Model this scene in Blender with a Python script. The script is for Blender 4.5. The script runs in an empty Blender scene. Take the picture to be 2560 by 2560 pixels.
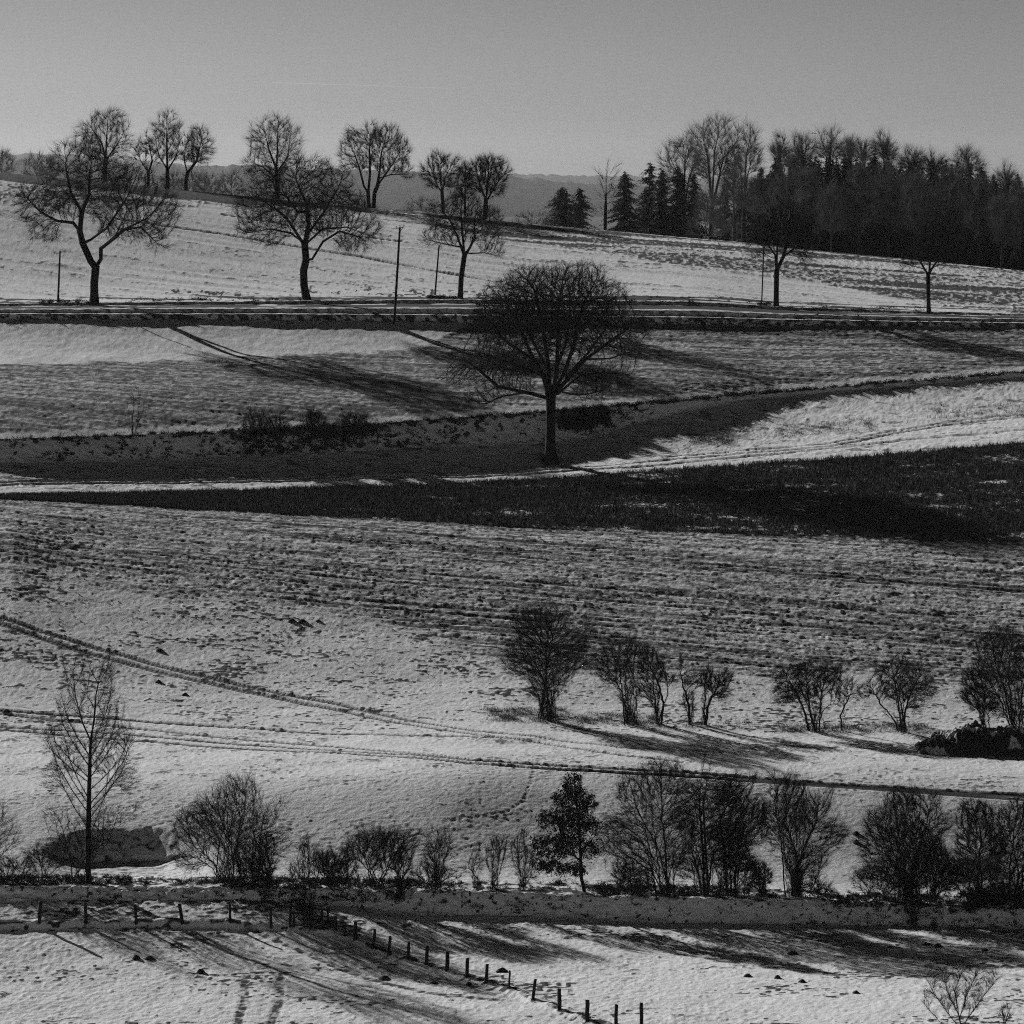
import bpy, math, random
import numpy as np
rng = np.random.default_rng(7)
random.seed(7)
R = math.radians
C = bpy.context.scene.collection

# ------------------------------------------------------------------ camera, sky, sun, exposure
F = 12000.0          # focal length in pixels of the 2560 px frame
EYE = 480.0          # pixel row of the eye level
CAMZ = 60.0
cam = bpy.data.cameras.new('camera'); co = bpy.data.objects.new('camera', cam); C.objects.link(co)
cam.sensor_width = 36; cam.sensor_fit = 'HORIZONTAL'
cam.lens = 36 * F / 2560; cam.shift_y = -(1280 - EYE) / 2560
cam.clip_start = 0.5; cam.clip_end = 60000
co.location = (0, 0, CAMZ); co.rotation_euler = (R(90), 0, 0)
sc = bpy.context.scene; sc.camera = co
SKYGAIN = 0.58      # what the red filter lets through
SUN_EL, SUN_AZ = 23.0, 41.0      # azimuth: degrees to the left of the view direction
w = bpy.data.worlds.new('World'); sc.world = w; w.use_nodes = True
wt = w.node_tree; wn = wt.nodes; wl = wt.links
bg = wn['Background']
sky = wn.new('ShaderNodeTexSky'); sky.sky_type = 'NISHITA'; sky.sun_disc = False
sky.sun_elevation = R(SUN_EL); sky.sun_rotation = R(-SUN_AZ)
sky.air_density = 1.0; sky.dust_density = 1.2; sky.ozone_density = 1.0; sky.altitude = 300
sep = wn.new('ShaderNodeSeparateColor'); wl.new(sky.outputs[0], sep.inputs[0])
# black and white film behind a red filter: mostly the red channel of the sky, a little of the rest
mA = wn.new('ShaderNodeMath'); mA.operation = 'MULTIPLY'; mA.inputs[1].default_value = 0.9
wl.new(sep.outputs[0], mA.inputs[0])
mB = wn.new('ShaderNodeMath'); mB.operation = 'MULTIPLY_ADD'; mB.inputs[1].default_value = 0.1
wl.new(sep.outputs[1], mB.inputs[0]); wl.new(mA.outputs[0], mB.inputs[2])
mC = wn.new('ShaderNodeMath'); mC.operation = 'POWER'; mC.inputs[1].default_value = 1.12
wl.new(mB.outputs[0], mC.inputs[0])
# the clear winter sky deepens quickly above the hazy horizon
tc = wn.new('ShaderNodeTexCoord'); sx = wn.new('ShaderNodeSeparateXYZ'); wl.new(tc.outputs['Generated'], sx.inputs[0])
rp = wn.new('ShaderNodeValToRGB'); wl.new(sx.outputs[2], rp.inputs[0])
rp.color_ramp.interpolation = 'EASE'
e = rp.color_ramp.elements
e[0].position = 0.0; e[0].color = (1, 1, 1, 1)
e[1].position = 0.30; e[1].color = (.03, .03, .03, 1)
for p_, v_ in ((.02, .85), (.045, .70), (.13, .165)):
    q_ = e.new(p_); q_.color = (v_, v_, v_, 1)
mD = wn.new('ShaderNodeMath'); mD.operation = 'MULTIPLY'
wl.new(mC.outputs[0], mD.inputs[0]); wl.new(rp.outputs[0], mD.inputs[1])
mE = wn.new('ShaderNodeMath'); mE.operation = 'MULTIPLY'; mE.inputs[1].default_value = SKYGAIN; wl.new(mD.outputs[0], mE.inputs[0]); wl.new(mE.outputs[0], bg.inputs[0]); bg.inputs[1].default_value = 0.05
sl = bpy.data.lights.new('sun', 'SUN'); sl.energy = 5.0; sl.angle = R(0.53)
so = bpy.data.objects.new('sun', sl); C.objects.link(so)
# light travels along -Z of the lamp; sun stands ahead-left of the camera
so.rotation_euler = (R(90 - SUN_EL), 0, R(180 + SUN_AZ)); so.location = (-50, 60, 200)
sc.view_settings.view_transform = 'Standard'; sc.view_settings.look = 'None'
sc.view_settings.exposure = 0.0; sc.view_settings.gamma = 1.0
sc.cycles.use_denoising = False; sc.cycles.use_adaptive_sampling = False; sc.cycles.filter_width = 1.05
sc.cycles.max_bounces = 5; sc.cycles.diffuse_bounces = 2; sc.cycles.volume_bounces = 0
sc.cycles.transparent_max_bounces = 8

# ------------------------------------------------------------------ helpers
def val(c): return (c, c, c, 1)
def mat(name, c=.03, rough=.9, noise=0, nscale=3, spec=.1):
    m = bpy.data.materials.new(name); m.use_nodes = True; nt = m.node_tree; b = nt.nodes['Principled BSDF']
    b.inputs['Roughness'].default_value = rough; b.inputs['Specular IOR Level'].default_value = spec
    b.inputs['Base Color'].default_value = val(c)
    if noise:
        g = nt.nodes.new('ShaderNodeNewGeometry'); n = nt.nodes.new('ShaderNodeTexNoise')
        n.inputs['Scale'].default_value = nscale; n.inputs['Detail'].default_value = 4
        nt.links.new(g.outputs['Position'], n.inputs['Vector'])
        mr = nt.nodes.new('ShaderNodeMapRange'); nt.links.new(n.outputs[0], mr.inputs[0])
        mr.inputs[1].default_value = .3; mr.inputs[2].default_value = .7
        mr.inputs[3].default_value = c * (1 - noise); mr.inputs[4].default_value = c * (1 + noise)
        nt.links.new(mr.outputs[0], b.inputs['Base Color'])
    return m
def mesh_obj(name, V, Q=None, T=None, m=None, parent=None, smooth=False, attr=None):
    """one mesh object out of numpy vertices, quads and triangles"""
    V = np.asarray(V, dtype=np.float32).reshape(-1, 3)
    nq = 0 if Q is None else len(Q); nt_ = 0 if T is None else len(T)
    me = bpy.data.meshes.new(name); me.vertices.add(len(V)); me.vertices.foreach_set('co', V.ravel())
    loops = []
    if nq: loops.append(np.asarray(Q, dtype=np.int32).ravel())
    if nt_: loops.append(np.asarray(T, dtype=np.int32).ravel())
    loops = np.concatenate(loops)
    me.loops.add(len(loops)); me.loops.foreach_set('vertex_index', loops)
    me.polygons.add(nq + nt_)
    ls = np.concatenate([np.arange(nq) * 4, nq * 4 + np.arange(nt_) * 3]).astype(np.int32)
    me.polygons.foreach_set('loop_start', ls)
    if smooth: me.polygons.foreach_set('use_smooth', np.ones(nq + nt_, dtype=bool))
    if attr:
        for k, a in attr.items():
            at = me.attributes.new(k, 'FLOAT', 'POINT'); at.data.foreach_set('value', np.asarray(a, dtype=np.float32))
    me.update(calc_edges=True); me.validate()
    if m: me.materials.append(m)
    o = bpy.data.objects.new(name, me); C.objects.link(o)
    if parent: o.parent = parent
    return o
def tag(o, label=None, cat=None, group=None, kind=None):
    if label: o['label'] = label
    if cat: o['category'] = cat
    if group: o['group'] = group
    if kind: o['kind'] = kind
    return o
def empty(name, loc):
    o = bpy.data.objects.new(name, None); C.objects.link(o); o.location = loc; o.empty_display_size = .2
    return o
def hsh(ix, iy, s):
    h = (ix.astype(np.int64) * 374761393 + iy.astype(np.int64) * 668265263 + s * 1442695041) & 0xffffffff
    h = ((h ^ (h >> 13)) * 1274126177) & 0xffffffff
    h = (h ^ (h >> 16)) & 0xffff
    return h.astype(np.float32) / 65535.0
def vn(x, y, s=0):
    x = np.asarray(x, dtype=np.float64); y = np.asarray(y, dtype=np.float64)
    ix = np.floor(x); iy = np.floor(y); fx = (x - ix).astype(np.float32); fy = (y - iy).astype(np.float32)
    fx = fx * fx * (3 - 2 * fx); fy = fy * fy * (3 - 2 * fy)
    a = hsh(ix, iy, s); b = hsh(ix + 1, iy, s); c = hsh(ix, iy + 1, s); d = hsh(ix + 1, iy + 1, s)
    return (a + (b - a) * fx) * (1 - fy) + (c + (d - c) * fx) * fy      # 0..1
def fbm(x, y, s=0, o=3):
    t = 0; a = 1; n = 0
    for i in range(o):
        t = t + a * vn(x * 2 ** i + 17.3 * i, y * 2 ** i - 9.1 * i, s + i * 31); n += a; a *= .55
    return t / n
def sst(a, b, x):
    t = np.clip((x - a) / (b - a), 0, 1); return t * t * (3 - 2 * t)

# ------------------------------------------------------------------ terrain
def I_(pts): return np.array(pts, dtype=float)
NIN = 1180
offs = np.array([1.2, 3, 6, 10, 16, 25, 40, 70, 120, 220, 420, 900])
pxin = np.linspace(-60, 2620, NIN)
NO = 130; OFF = 12 + NO      # finer columns carry the relief on past both edges of the photograph
pxc = np.concatenate([np.full(12, -900.), np.linspace(-900, -66, NO), pxin, np.linspace(2626, 3460, NO), np.full(12, 3460.)])
ofc = np.concatenate([-offs[::-1], np.zeros(NIN + 2 * NO), offs])
J = len(pxc)
def L(pts):
    p = I_(pts); o = np.linspace(-130, 130, 27); wt_ = np.cos(o / 130 * np.pi / 2) ** 2 + 1e-6; wt_ /= wt_.sum()      # rounded, so that no fold shows in the slope
    return sum(w_ * np.interp(pxc + q, p[:, 0], p[:, 1]) for q, w_ in zip(o, wt_))
lines = []     # (D, z) for every column
def addrow(D, row): lines.append((D, -(row - EYE) / F * D))
def addz(D, z): lines.append((np.full(J, float(D)) if np.isscalar(D) else D, np.full(J, float(z)) if np.isscalar(z) else z))
addz(-80, 3); addz(3, -1.8); addz(40, -10); addz(180, -60); addz(284, -60.3)
addrow(L([(0, 324), (1280, 318), (2560, 309)]), L([(0, 2560)]))
toe = L([(0, 2248), (600, 2249), (780, 2256), (1050, 2288), (1300, 2288), (1700, 2306), (2560, 2322)])
addrow(L([(0, 346)]), toe)
crest = L([(0, 2216), (700, 2218), (1300, 2232), (1700, 2246), (2050, 2250), (2300, 2263), (2560, 2274)])
addrow(L([(0, 347.2), (600, 347.2), (1000, 347.7)]), crest)
addrow(L([(0, 352.5)]), crest - 27)
rE = L([(0, 1800), (1280, 1800), (2560, 1840)]); addrow(L([(0, 372), (1100, 373), (1400, 376.5), (2560, 377)]), rE + L([(0, 170), (1000, 130), (1500, 110), (2560, 100)])); addrow(L([(0, 396)]), rE)
rF = L([(0, 1247), (640, 1281), (1280, 1314), (2560, 1355)]); DF = L([(0, 456), (1280, 454), (2560, 452)]); addrow(DF, rF)
rG = L([(0, 1242), (700, 1224), (1280, 1202), (1590, 1180), (2120, 1143), (2560, 1106)])
DG = L([(0, 460), (1280, 487), (2560, 500)]); addrow(DG, rG)
rH = L([(0, 1159), (450, 1147), (900, 1126), (1350, 1106), (1500, 1088), (1660, 1040), (1800, 1008), (1935, 992), (2200, 970), (2560, 943)])
DH = L([(0, 474), (1350, 502), (1660, 511), (1935, 524), (2560, 533)]); addrow(DH, rH)
rI = L([(0, 1097), (330, 1088), (650, 1073), (900, 1063), (1350, 1029), (1660, 1004), (1935, 980), (2200, 958), (2560, 930)])
DI = DH + (rH - rI) / 20.5; addrow(DI, rI)
rJ = L([(0, 797), (700, 800), (1350, 808), (2560, 818)]); DJ = L([(0, 535), (1350, 555), (2560, 557)])
rL = L([(0, 757), (765, 750), (1150, 746), (1760, 752), (1940, 765), (2320, 777), (2560, 784)])
kJ = len(lines)
for fr, dd in ((0, 0), (.30, .55), (.36, 2.5), (.58, 2.95), (.64, 5), (.80, 10.5), (.95, 11.1), (1, 13)):
    addrow(DJ + dd, rJ + (rL - rJ) * fr)
rM = L([(-60, 426), (0, 432), (180, 449), (420, 471), (600, 489), (930, 521), (1080, 531), (1270, 555), (1440, 570), (1700, 593), (1900, 610), (2050, 628), (2300, 652), (2560, 677), (2620, 683)])
DM = L([(0, 640), (1280, 645), (2560, 625)]); addrow(DM, rM)
zM = lines[-1][1]
addz(DM + 5, zM - .25); addz(DM + 60, zM - 4.5); addz(DM + 200, zM - 22); addz(1500, -48); addz(2800, -60); addz(23800, -62)
LD = np.array([a for a, b in lines]); LZ = np.array([b for a, b in lines])
names_ = ['ground', 'ground', 'ground', 'ground', 'ground', 'lower_meadow', 'hedge_embankment', 'hedge_strip', 'meadow', 'meadow', 'ploughed_field',
          'grass_field_ground', 'track_verge', 'embankment', 'upper_field', 'road_bank', 'road_verge', 'road_bank', 'road_verge', 'road', 'road_bank', 'road_verge',
          'hill_field', 'ridge', 'back_slope', 'back_slope', 'valley_ground', 'valley_ground', 'valley_ground']
K = len(lines)
dlt = np.diff(LZ, axis=0) / np.diff(LD, axis=0)
sl_ = np.zeros_like(LZ)
sl_[0] = dlt[0]; sl_[-1] = dlt[-1]
a_, b_ = dlt[:-1], dlt[1:]
sl_[1:-1] = np.where(a_ * b_ > 0, 2 * a_ * b_ / (a_ + b_ + 1e-9 * np.sign(a_ + b_)), 0)
rows_ = EYE - LZ / LD * F
bands = []; Dr = []; Zr = []; start = 0
for k in range(K - 1):
    n = 6
    if 5 <= k <= K - 8:
        n = int(max(5, np.abs(rows_[k] - rows_[k + 1]).max() / 2.5 * 1.25))
    if k == 4: n = 30
    t = np.linspace(0, 1, n + 1)[:, None]
    if k < K - 2: t = t[:-1]
    h = (LD[k + 1] - LD[k])[None]
    z = ((1 + 2 * t) * (1 - t) ** 2) * LZ[k] + t * (1 - t) ** 2 * h * sl_[k] + t * t * (3 - 2 * t) * LZ[k + 1] + t * t * (t - 1) * h * sl_[k + 1]
    Dr.append(LD[k] + t * h); Zr.append(z); bands.append((start, start + n)); start += n
DG_ = np.concatenate(Dr); ZG = np.concatenate(Zr)
NR = len(DG_)
XG = (pxc - 1280)[None] / F * np.maximum(DG_, 40) + ofc[None] * (1 + np.maximum(DG_, 0) / 2500)[:, :]
PXG = np.broadcast_to(pxc[None], XG.shape)
ROW = EYE - ZG / np.where(np.abs(DG_) < 1, 1, DG_) * F            # image row of the undisturbed surface
SOIL = np.zeros_like(ZG); DISP = np.zeros_like(ZG)
def blk(k0, k1): return slice(bands[k0][0], bands[k1][1] if k1 < K - 2 else NR)
def pix(x, y):
    """pixel -> (X, D) on the undisturbed surface"""
    j = int(np.clip(round((x + 60) / 2680 * (NIN - 1)), 0, NIN - 1)) + OFF
    c = ROW[bands[5][0]:bands[22][1], j]
    k = int(np.argmax(c <= y)) + bands[5][0]
    k = max(k, 1)
    r0, r1 = ROW[k - 1, j], ROW[k, j]
    t = 0 if r0 == r1 else np.clip((r0 - y) / (r0 - r1), 0, 1)
    D = DG_[k - 1, j] + t * (DG_[k, j] - DG_[k - 1, j])
    return (x - 1280) / F * D, D
def polyd(pts, s, wid):
    """distance of the grid points of block s to a ground polyline given in pixels; also the distance run along it"""
    P = np.array([pix(*p) for p in pts])
    X = XG[s]; Y = DG_[s]; best = np.full(X.shape, 1e9); run = np.zeros(X.shape); acc = 0
    side = np.zeros(X.shape)
    for a, b in zip(P[:-1], P[1:]):
        d = b - a; ln = math.hypot(*d); t = np.clip(((X - a[0]) * d[0] + (Y - a[1]) * d[1]) / ln ** 2, 0, 1)
        q = np.hypot(X - a[0] - t * d[0], Y - a[1] - t * d[1]); m = q < best
        best = np.where(m, q, best); run = np.where(m, acc + t * ln, run)
        side = np.where(m, np.sign((X - a[0]) * d[1] - (Y - a[1]) * d[0]), side); acc += ln
    return best, run, side
# general relief of snow
s = blk(5, 22)
X, Y = XG[s], DG_[s]; r = ROW[s]; px = PXG[s]
d = .085 * (vn(X / .26, Y / .24, 1) * .6 + vn(X / .6, Y / .22, 101) * .4 - .5) + .20 * (fbm(X / 5, Y / 4, 2, 2) - .5)
tus = (fbm(X / .85, Y / .25, 3, 2) * .5 + vn(X / .32, Y / .24, 103) * .5) * .64 + fbm(X / 6, Y / 3, 4, 3) * .36
soil = .10 + sst(.545, .68, tus) * .85
patch = fbm(X / 14, Y / 7, 5, 3)
d += .045 * sst(.58, .7, tus)
# calmer, whiter meadow low down between the tracks
DISP[s] = d; SOIL[s] = soil
# lower meadow: shallow wind ripples
s = blk(5, 5); X, Y = XG[s], DG_[s]
rip = fbm(X / .5, Y / .36, 6, 2)
DISP[s] += .05 * (rip - .5)
SOIL[s] *= .25 + sst(.35, .6, fbm(X / 9, Y / 3, 8, 2))
# ---- meadow: snow with tufts; upwards the plough streaks set in
s = blk(8, 10); X, Y = XG[s], DG_[s]; r = ROW[s]; px = PXG[s]
ed = np.interp(px, [0, 640, 1000, 1300, 1900, 2560], [1440, 1530, 1590, 1690, 1700, 1715]) + 60 * (fbm(X / 6, Y / 4, 11) - .5)
pl = sst(25, -45, r - ed)
q = Y + .14 * X
st = vn(X / 20, q / .42, 12) * .48 + vn(X / 60, q / .9, 13) * .22 + vn(X / 4, q / .4, 14) * .30
st2 = vn(X / 1.0, q / .27, 15)
rut = sst(.60, .78, vn(X / 55, q / .32, 115)) * (.5 + .5 * sst(.3, .6, vn(X / 3, q / 1, 116)))
fur = .09 * (st - .5) + .085 * (st2 - .5) + .07 * (vn(X / .3, q / .25, 16) - .5) - .08 * rut
big = sst(.62, .8, vn(X / 30, q / 2.1, 17))
clod = sst(.78, .9, vn(X / .5, q / .5, 18)) * sst(.4, .8, vn(X / 3, q / 2.2, 19))
DISP[s] += pl * (fur + .07 * clod - .05 * big)
so1 = sst(.36, .66, st * .42 + st2 * .28 + vn(X / .4, q / .26, 20) * .30 + .05 * big)
SOIL[s] = SOIL[s] * (1 - pl) * np.where(r > 1830, .55, .95) + pl * np.clip(.29 + so1 * .27 + .22 * rut + .3 * clod, 0, 1)  # ruts also darkened in colour, standing in for the shadows of the ridges
# ---- grass field soil
s = blk(11, 11); X, Y = XG[s], DG_[s]
g = fbm(X / .5, Y / .7, 22, 2) * .6 + fbm(X / 7, Y / 2.5, 23, 2) * .4
SOIL[s] = 1 - .7 * sst(.55, .66, g); DISP[s] *= .6
# ---- upper field
s = blk(14, 14); X, Y = XG[s], DG_[s]; r = ROW[s]; px = PXG[s]
ed = np.interp(px, [0, 300, 700, 1050, 1180], [908, 905, 888, 872, 800]) + 16 * (fbm(X / 5, Y / 3, 30) - .5)
pl = sst(-4, 5, r - ed); near = sst(26, 6, r - np.interp(pxc, pxc, rI)[None] + 30)
lip = sst(22, 6, rI[None] - r)          # the snow lip above the bank
q = Y + .02 * X
st = vn(X / 30, q / .42, 31) * .5 + vn(X / 1.4, q / .35, 32) * .5
so1 = sst(.28, .72, st * .6 + fbm(X / .5, q / .5, 33, 2) * .4)
pl = pl * (1 - lip)
DISP[s] = .22 * (fbm(X / 5, Y / 5, 34, 2) - .5) + pl * (.14 * (st - .5) + .11 * (vn(X / .4, q / .38, 37) - .5)) + (1 - pl) * .09 * (fbm(X / .6, Y / .9, 35) - .5)
SOIL[s] = pl * (.36 + .28 * so1 + .12 * (patch.mean() - fbm(X / 16, Y / 5, 36) + .1)) + (1 - pl) * .25 * so1
# ---- hill field behind the road
s = blk(22, 22); X, Y = XG[s], DG_[s]; r = ROW[s]; px = PXG[s]
lo = np.interp(px, [600, 930, 1266, 1685, 2047, 2345, 2560], [520, 545, 600, 660, 707, 767, 790]) + 10 * (fbm(X / 6, Y / 5, 40) - .5)
stb = sst(3, -6, r - lo)                # stubble on the upper right
q = Y + .28 * X; q2 = Y + .06 * X
st = vn(X / 18, q / 1.6, 41) * .6 + vn(X / 2.0, q / .9, 42) * .4
sp = fbm(X / .35, Y / .9, 43, 2)
t1 = sst(.45, .75, vn(X / 40, q / 2.6, 44))
SOIL[s] = stb * np.clip(.18 + .62 * sst(.34, .70, sp * .55 + vn(X / 25, q2 / 2.2, 45) * .45), 0, 1) + (1 - stb) * (.42 * sst(.52, .8, st * .6 + sp * .4) + .10 * t1)
DISP[s] = .16 * (vn(X / 18, q / 1.6, 41) - .5) + .04 * (sp - .5) + stb * .07 * (sp - .4)
low = sst(690, 745, r) * (px < 1500)
SOIL[s] += (1 - stb) * .22 * sst(.5, .75, vn(X / .5, Y / .5, 146))
SOIL[s] += low * .9 * sst(.63, .72, fbm(X / .5, Y / 1.6, 46, 2)) * sst(.35, .6, fbm(X / 12, Y / 6, 47, 2))
SOIL[s] += sst(rL[None] - 16, rL[None] - 6, r) * sst(.42, .58, vn(X / 14, Y / 1.2, 48)) * .8
dk = np.interp(px, [-60, 0, 180, 420, 600, 860, 930], [447, 450, 470, 494, 511, 522, 512]) + 5 * (fbm(X / 4, Y / 4, 49) - .5)
bare = sst(2, -2, r - dk); SOIL[s] = np.clip(SOIL[s] * (1 - bare) + bare * 1.0, 0, 1)
s = blk(23, 23); SOIL[s] = 1.0
s = blk(26, 28); SOIL[s] = 1.0
for pts, w_ in (([(300, 548), (560, 585), (900, 640), (1250, 706)], .7), ([(560, 536), (900, 590), (1000, 604)], .5)):
    s = blk(22, 22); dd, _, _ = polyd(pts, s, w_); DISP[s] -= .25 * sst(w_, w_ * .3, dd); SOIL[s] += .45 * sst(w_, .2, dd)
# ---- road strips
for k in (15, 16, 17, 18, 20, 21):
    s = blk(k, k); X, Y = XG[s], DG_[s]
    DISP[s] = .14 * (fbm(X / .9, Y / .9, 50 + k, 3) - .5)
    SOIL[s] = .22 + .6 * sst(.36, .70, fbm(X / .6, Y / .25, 55 + k, 3)) * (.9 if k in (15, 21) else .5)
s = blk(19, 19); DISP[s] = .02 * (vn(XG[s] / 3, DG_[s] / 1, 60) - .5); SOIL[s] = 1 - .75 * sst(.6, .75, vn(XG[s] / 9, DG_[s] / .8, 61))
# ---- embankments
s = blk(13, 13); X, Y = XG[s], DG_[s]
DISP[s] = .34 * (fbm(X / 1.1, Y / .6, 62, 3) - .5); fa = sst(1350, 2000, PXG[s])
SOIL[s] = sst(.68, .74, fbm(X / .6, ZG[s] / .4, 63, 3) + .05 * vn(X / 6, ZG[s], 64)) * (1 - fa) * .9 + sst(.5, .62, fbm(X / 1.1, ZG[s] / .4, 65, 2)) * fa * .5
hh = (ZG[s] - LZ[13][None]) / np.maximum(LZ[14] - LZ[13], .3)[None]
SOIL[s] *= sst(.02, .35, hh); SOIL[s] += sst(.8, .95, hh) * sst(.5, .58, vn(X / .8, Y * 3, 66)) * .8
s = blk(6, 6); X, Y = XG[s], DG_[s]; DISP[s] = .42 * (fbm(X / .9, Y / .5, 67, 3) - .5); SOIL[s] = .22 * fbm(X / 2, ZG[s] / .5, 69, 2) + .8 * sst(.66, .80, fbm(X / .3, ZG[s] / .22, 68, 3))
s = blk(7, 7); X, Y = XG[s], DG_[s]; DISP[s] = .34 * (fbm(X / .9, Y / .9, 69, 3) - .5); SOIL[s] = sst(.47, .56, fbm(X / .8, Y / .8, 70, 3))
# ---- track verge: bowl on the right with ruts
s = blk(12, 12); X, Y = XG[s], DG_[s]; r = ROW[s]; px = PXG[s]
DISP[s] += .10 * (fbm(X / .9, Y / 1.3, 72, 2) - .5); SOIL[s] = .5 * sst(.60, .72, fbm(X / 1.6, Y / .7, 73, 3))
tr = [([(0, 1206), (500, 1201), (900, 1191), (1370, 1174), (1660, 1152), (2079, 1114), (2359, 1063), (2560, 1042)], .45),
      ([(0, 1213), (500, 1207), (900, 1197), (1370, 1181), (1660, 1163), (1900, 1138), (2250, 1102), (2560, 1076)], .5),
      ([(1660, 1144), (2079, 1107), (2359, 1057), (2560, 1036)], .3)]
for pts, w_ in tr:
    dd, _, _ = polyd(pts, s, w_); DISP[s] -= .14 * sst(w_, .1, dd); SOIL[s] = np.maximum(SOIL[s], .7 * sst(w_, .1, dd) * vn(X / 4, Y / 4, 74))
# ---- tractor tracks on the meadow
TR = [([(-60, 1528), (0, 1544), (282, 1632), (572, 1707), (850, 1762), (1000, 1795), (1200, 1829), (1345, 1843), (1562, 1869), (1800, 1880)], 1),
      ([(-60, 1542), (0, 1560), (189, 1625), (440, 1689), (660, 1738), (850, 1777), (1000, 1806), (1200, 1838), (1345, 1856), (1562, 1890), (1700, 1905)], 1),
      ([(-60, 1770), (0, 1775), (264, 1795), (850, 1834), (1250, 1846)], 0),
      ([(-60, 1778), (0, 1783), (396, 1826), (850, 1866), (1169, 1899)], 1),
      ([(-60, 1811), (0, 1815), (308, 1834), (850, 1876), (1169, 1900), (1650, 1927), (2079, 1961), (2620, 1991), (3400, 2034)], 0),
      ([(-60, 1818), (0, 1822), (850, 1883), (1169, 1908), (1650, 1937), (2560, 1998), (3400, 2044)], 0)]
s = blk(8, 10); X, Y = XG[s], DG_[s]
for pts, tread in TR:
    dd, run, _ = polyd(pts, s, .3)
    m_ = sst(.44, .22, dd); rim = sst(.75, .5, dd) * sst(.3, .5, dd)
    tp = (.5 + .5 * np.sin(run * 2 * math.pi / .5)) if tread else 1
    DISP[s] = DISP[s] * (1 - .75 * m_) - .14 * m_ * (.85 + .15 * tp) + .02 * rim
    SOIL[s] = SOIL[s] * (1 - m_) + m_ * ((.20 * tp + .44) if tread else .68)
r = ROW[s]; fl_ = 1 - .36 * sst(1900, 1990, r); DISP[s] *= fl_; SOIL[s] = np.where(r > 1990, SOIL[s] * .85, SOIL[s])
# footprints
for pts in ([(1137, 1908), (950, 1942), (750, 1974), (560, 2020), (380, 2066)], [(1335, 1918), (1330, 1950), (1310, 2000), (1270, 2030), (1100, 2058)]):
    dd, run, _ = polyd(pts, s, .2); m_ = sst(.22, .08, dd) * (np.sin(run * 9) > -.3); DISP[s] -= .03 * m_; SOIL[s] = np.maximum(SOIL[s], .30 * m_)
# the shaded hollow behind the young poplar
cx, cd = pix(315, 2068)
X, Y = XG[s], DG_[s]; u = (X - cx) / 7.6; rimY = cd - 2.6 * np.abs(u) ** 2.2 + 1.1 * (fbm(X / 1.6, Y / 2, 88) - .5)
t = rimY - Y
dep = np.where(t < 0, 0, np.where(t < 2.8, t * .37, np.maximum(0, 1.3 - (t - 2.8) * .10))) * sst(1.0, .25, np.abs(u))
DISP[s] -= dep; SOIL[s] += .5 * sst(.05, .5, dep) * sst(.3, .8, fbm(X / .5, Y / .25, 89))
# fence banks and ruts in the lower meadow
s = blk(5, 5); X, Y = XG[s], DG_[s]
FL = [(-60, 2312), (60, 2312), (215, 2312), (340, 2312), (460, 2310), (575, 2312), (680, 2316), (800, 2330), (890, 2350), (940, 2376), (1020, 2402), (1066, 2415), (1120, 2430), (1168, 2443), (1218, 2456), (1274, 2475), (1335, 2502), (1400, 2526), (1470, 2552), (1520, 2566)]
dd, run, side = polyd(FL, s, 1)
DISP[s] += .36 * sst(.75, .15, dd) * (.6 + .6 * vn(run / .9, 0 * run, 80)) * np.where(PXG[s] < 620, 1.1, .75)
SOIL[s] = np.maximum(SOIL[s], .9 * sst(.5, .15, dd) * sst(.5, .62, vn(X / .7, Y / .5, 81)))
for pts in ([(620, 2318), (760, 2380), (900, 2440), (1060, 2480), (1250, 2500)], [(590, 2600), (612, 2500), (612, 2440)], [(670, 2600), (700, 2500), (700, 2440)]):
    dd, run, _ = polyd(pts, s, .3); m_ = sst(.5, .15, dd) * (.45 + .55 * sst(.3, .7, fbm(X / .4, Y / .3, 82, 2))); DISP[s] -= .04 * m_; SOIL[s] = np.maximum(SOIL[s], .75 * m_)
ZT = ZG + DISP + CAMZ
SOIL = np.clip(SOIL, 0, 1)

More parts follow.
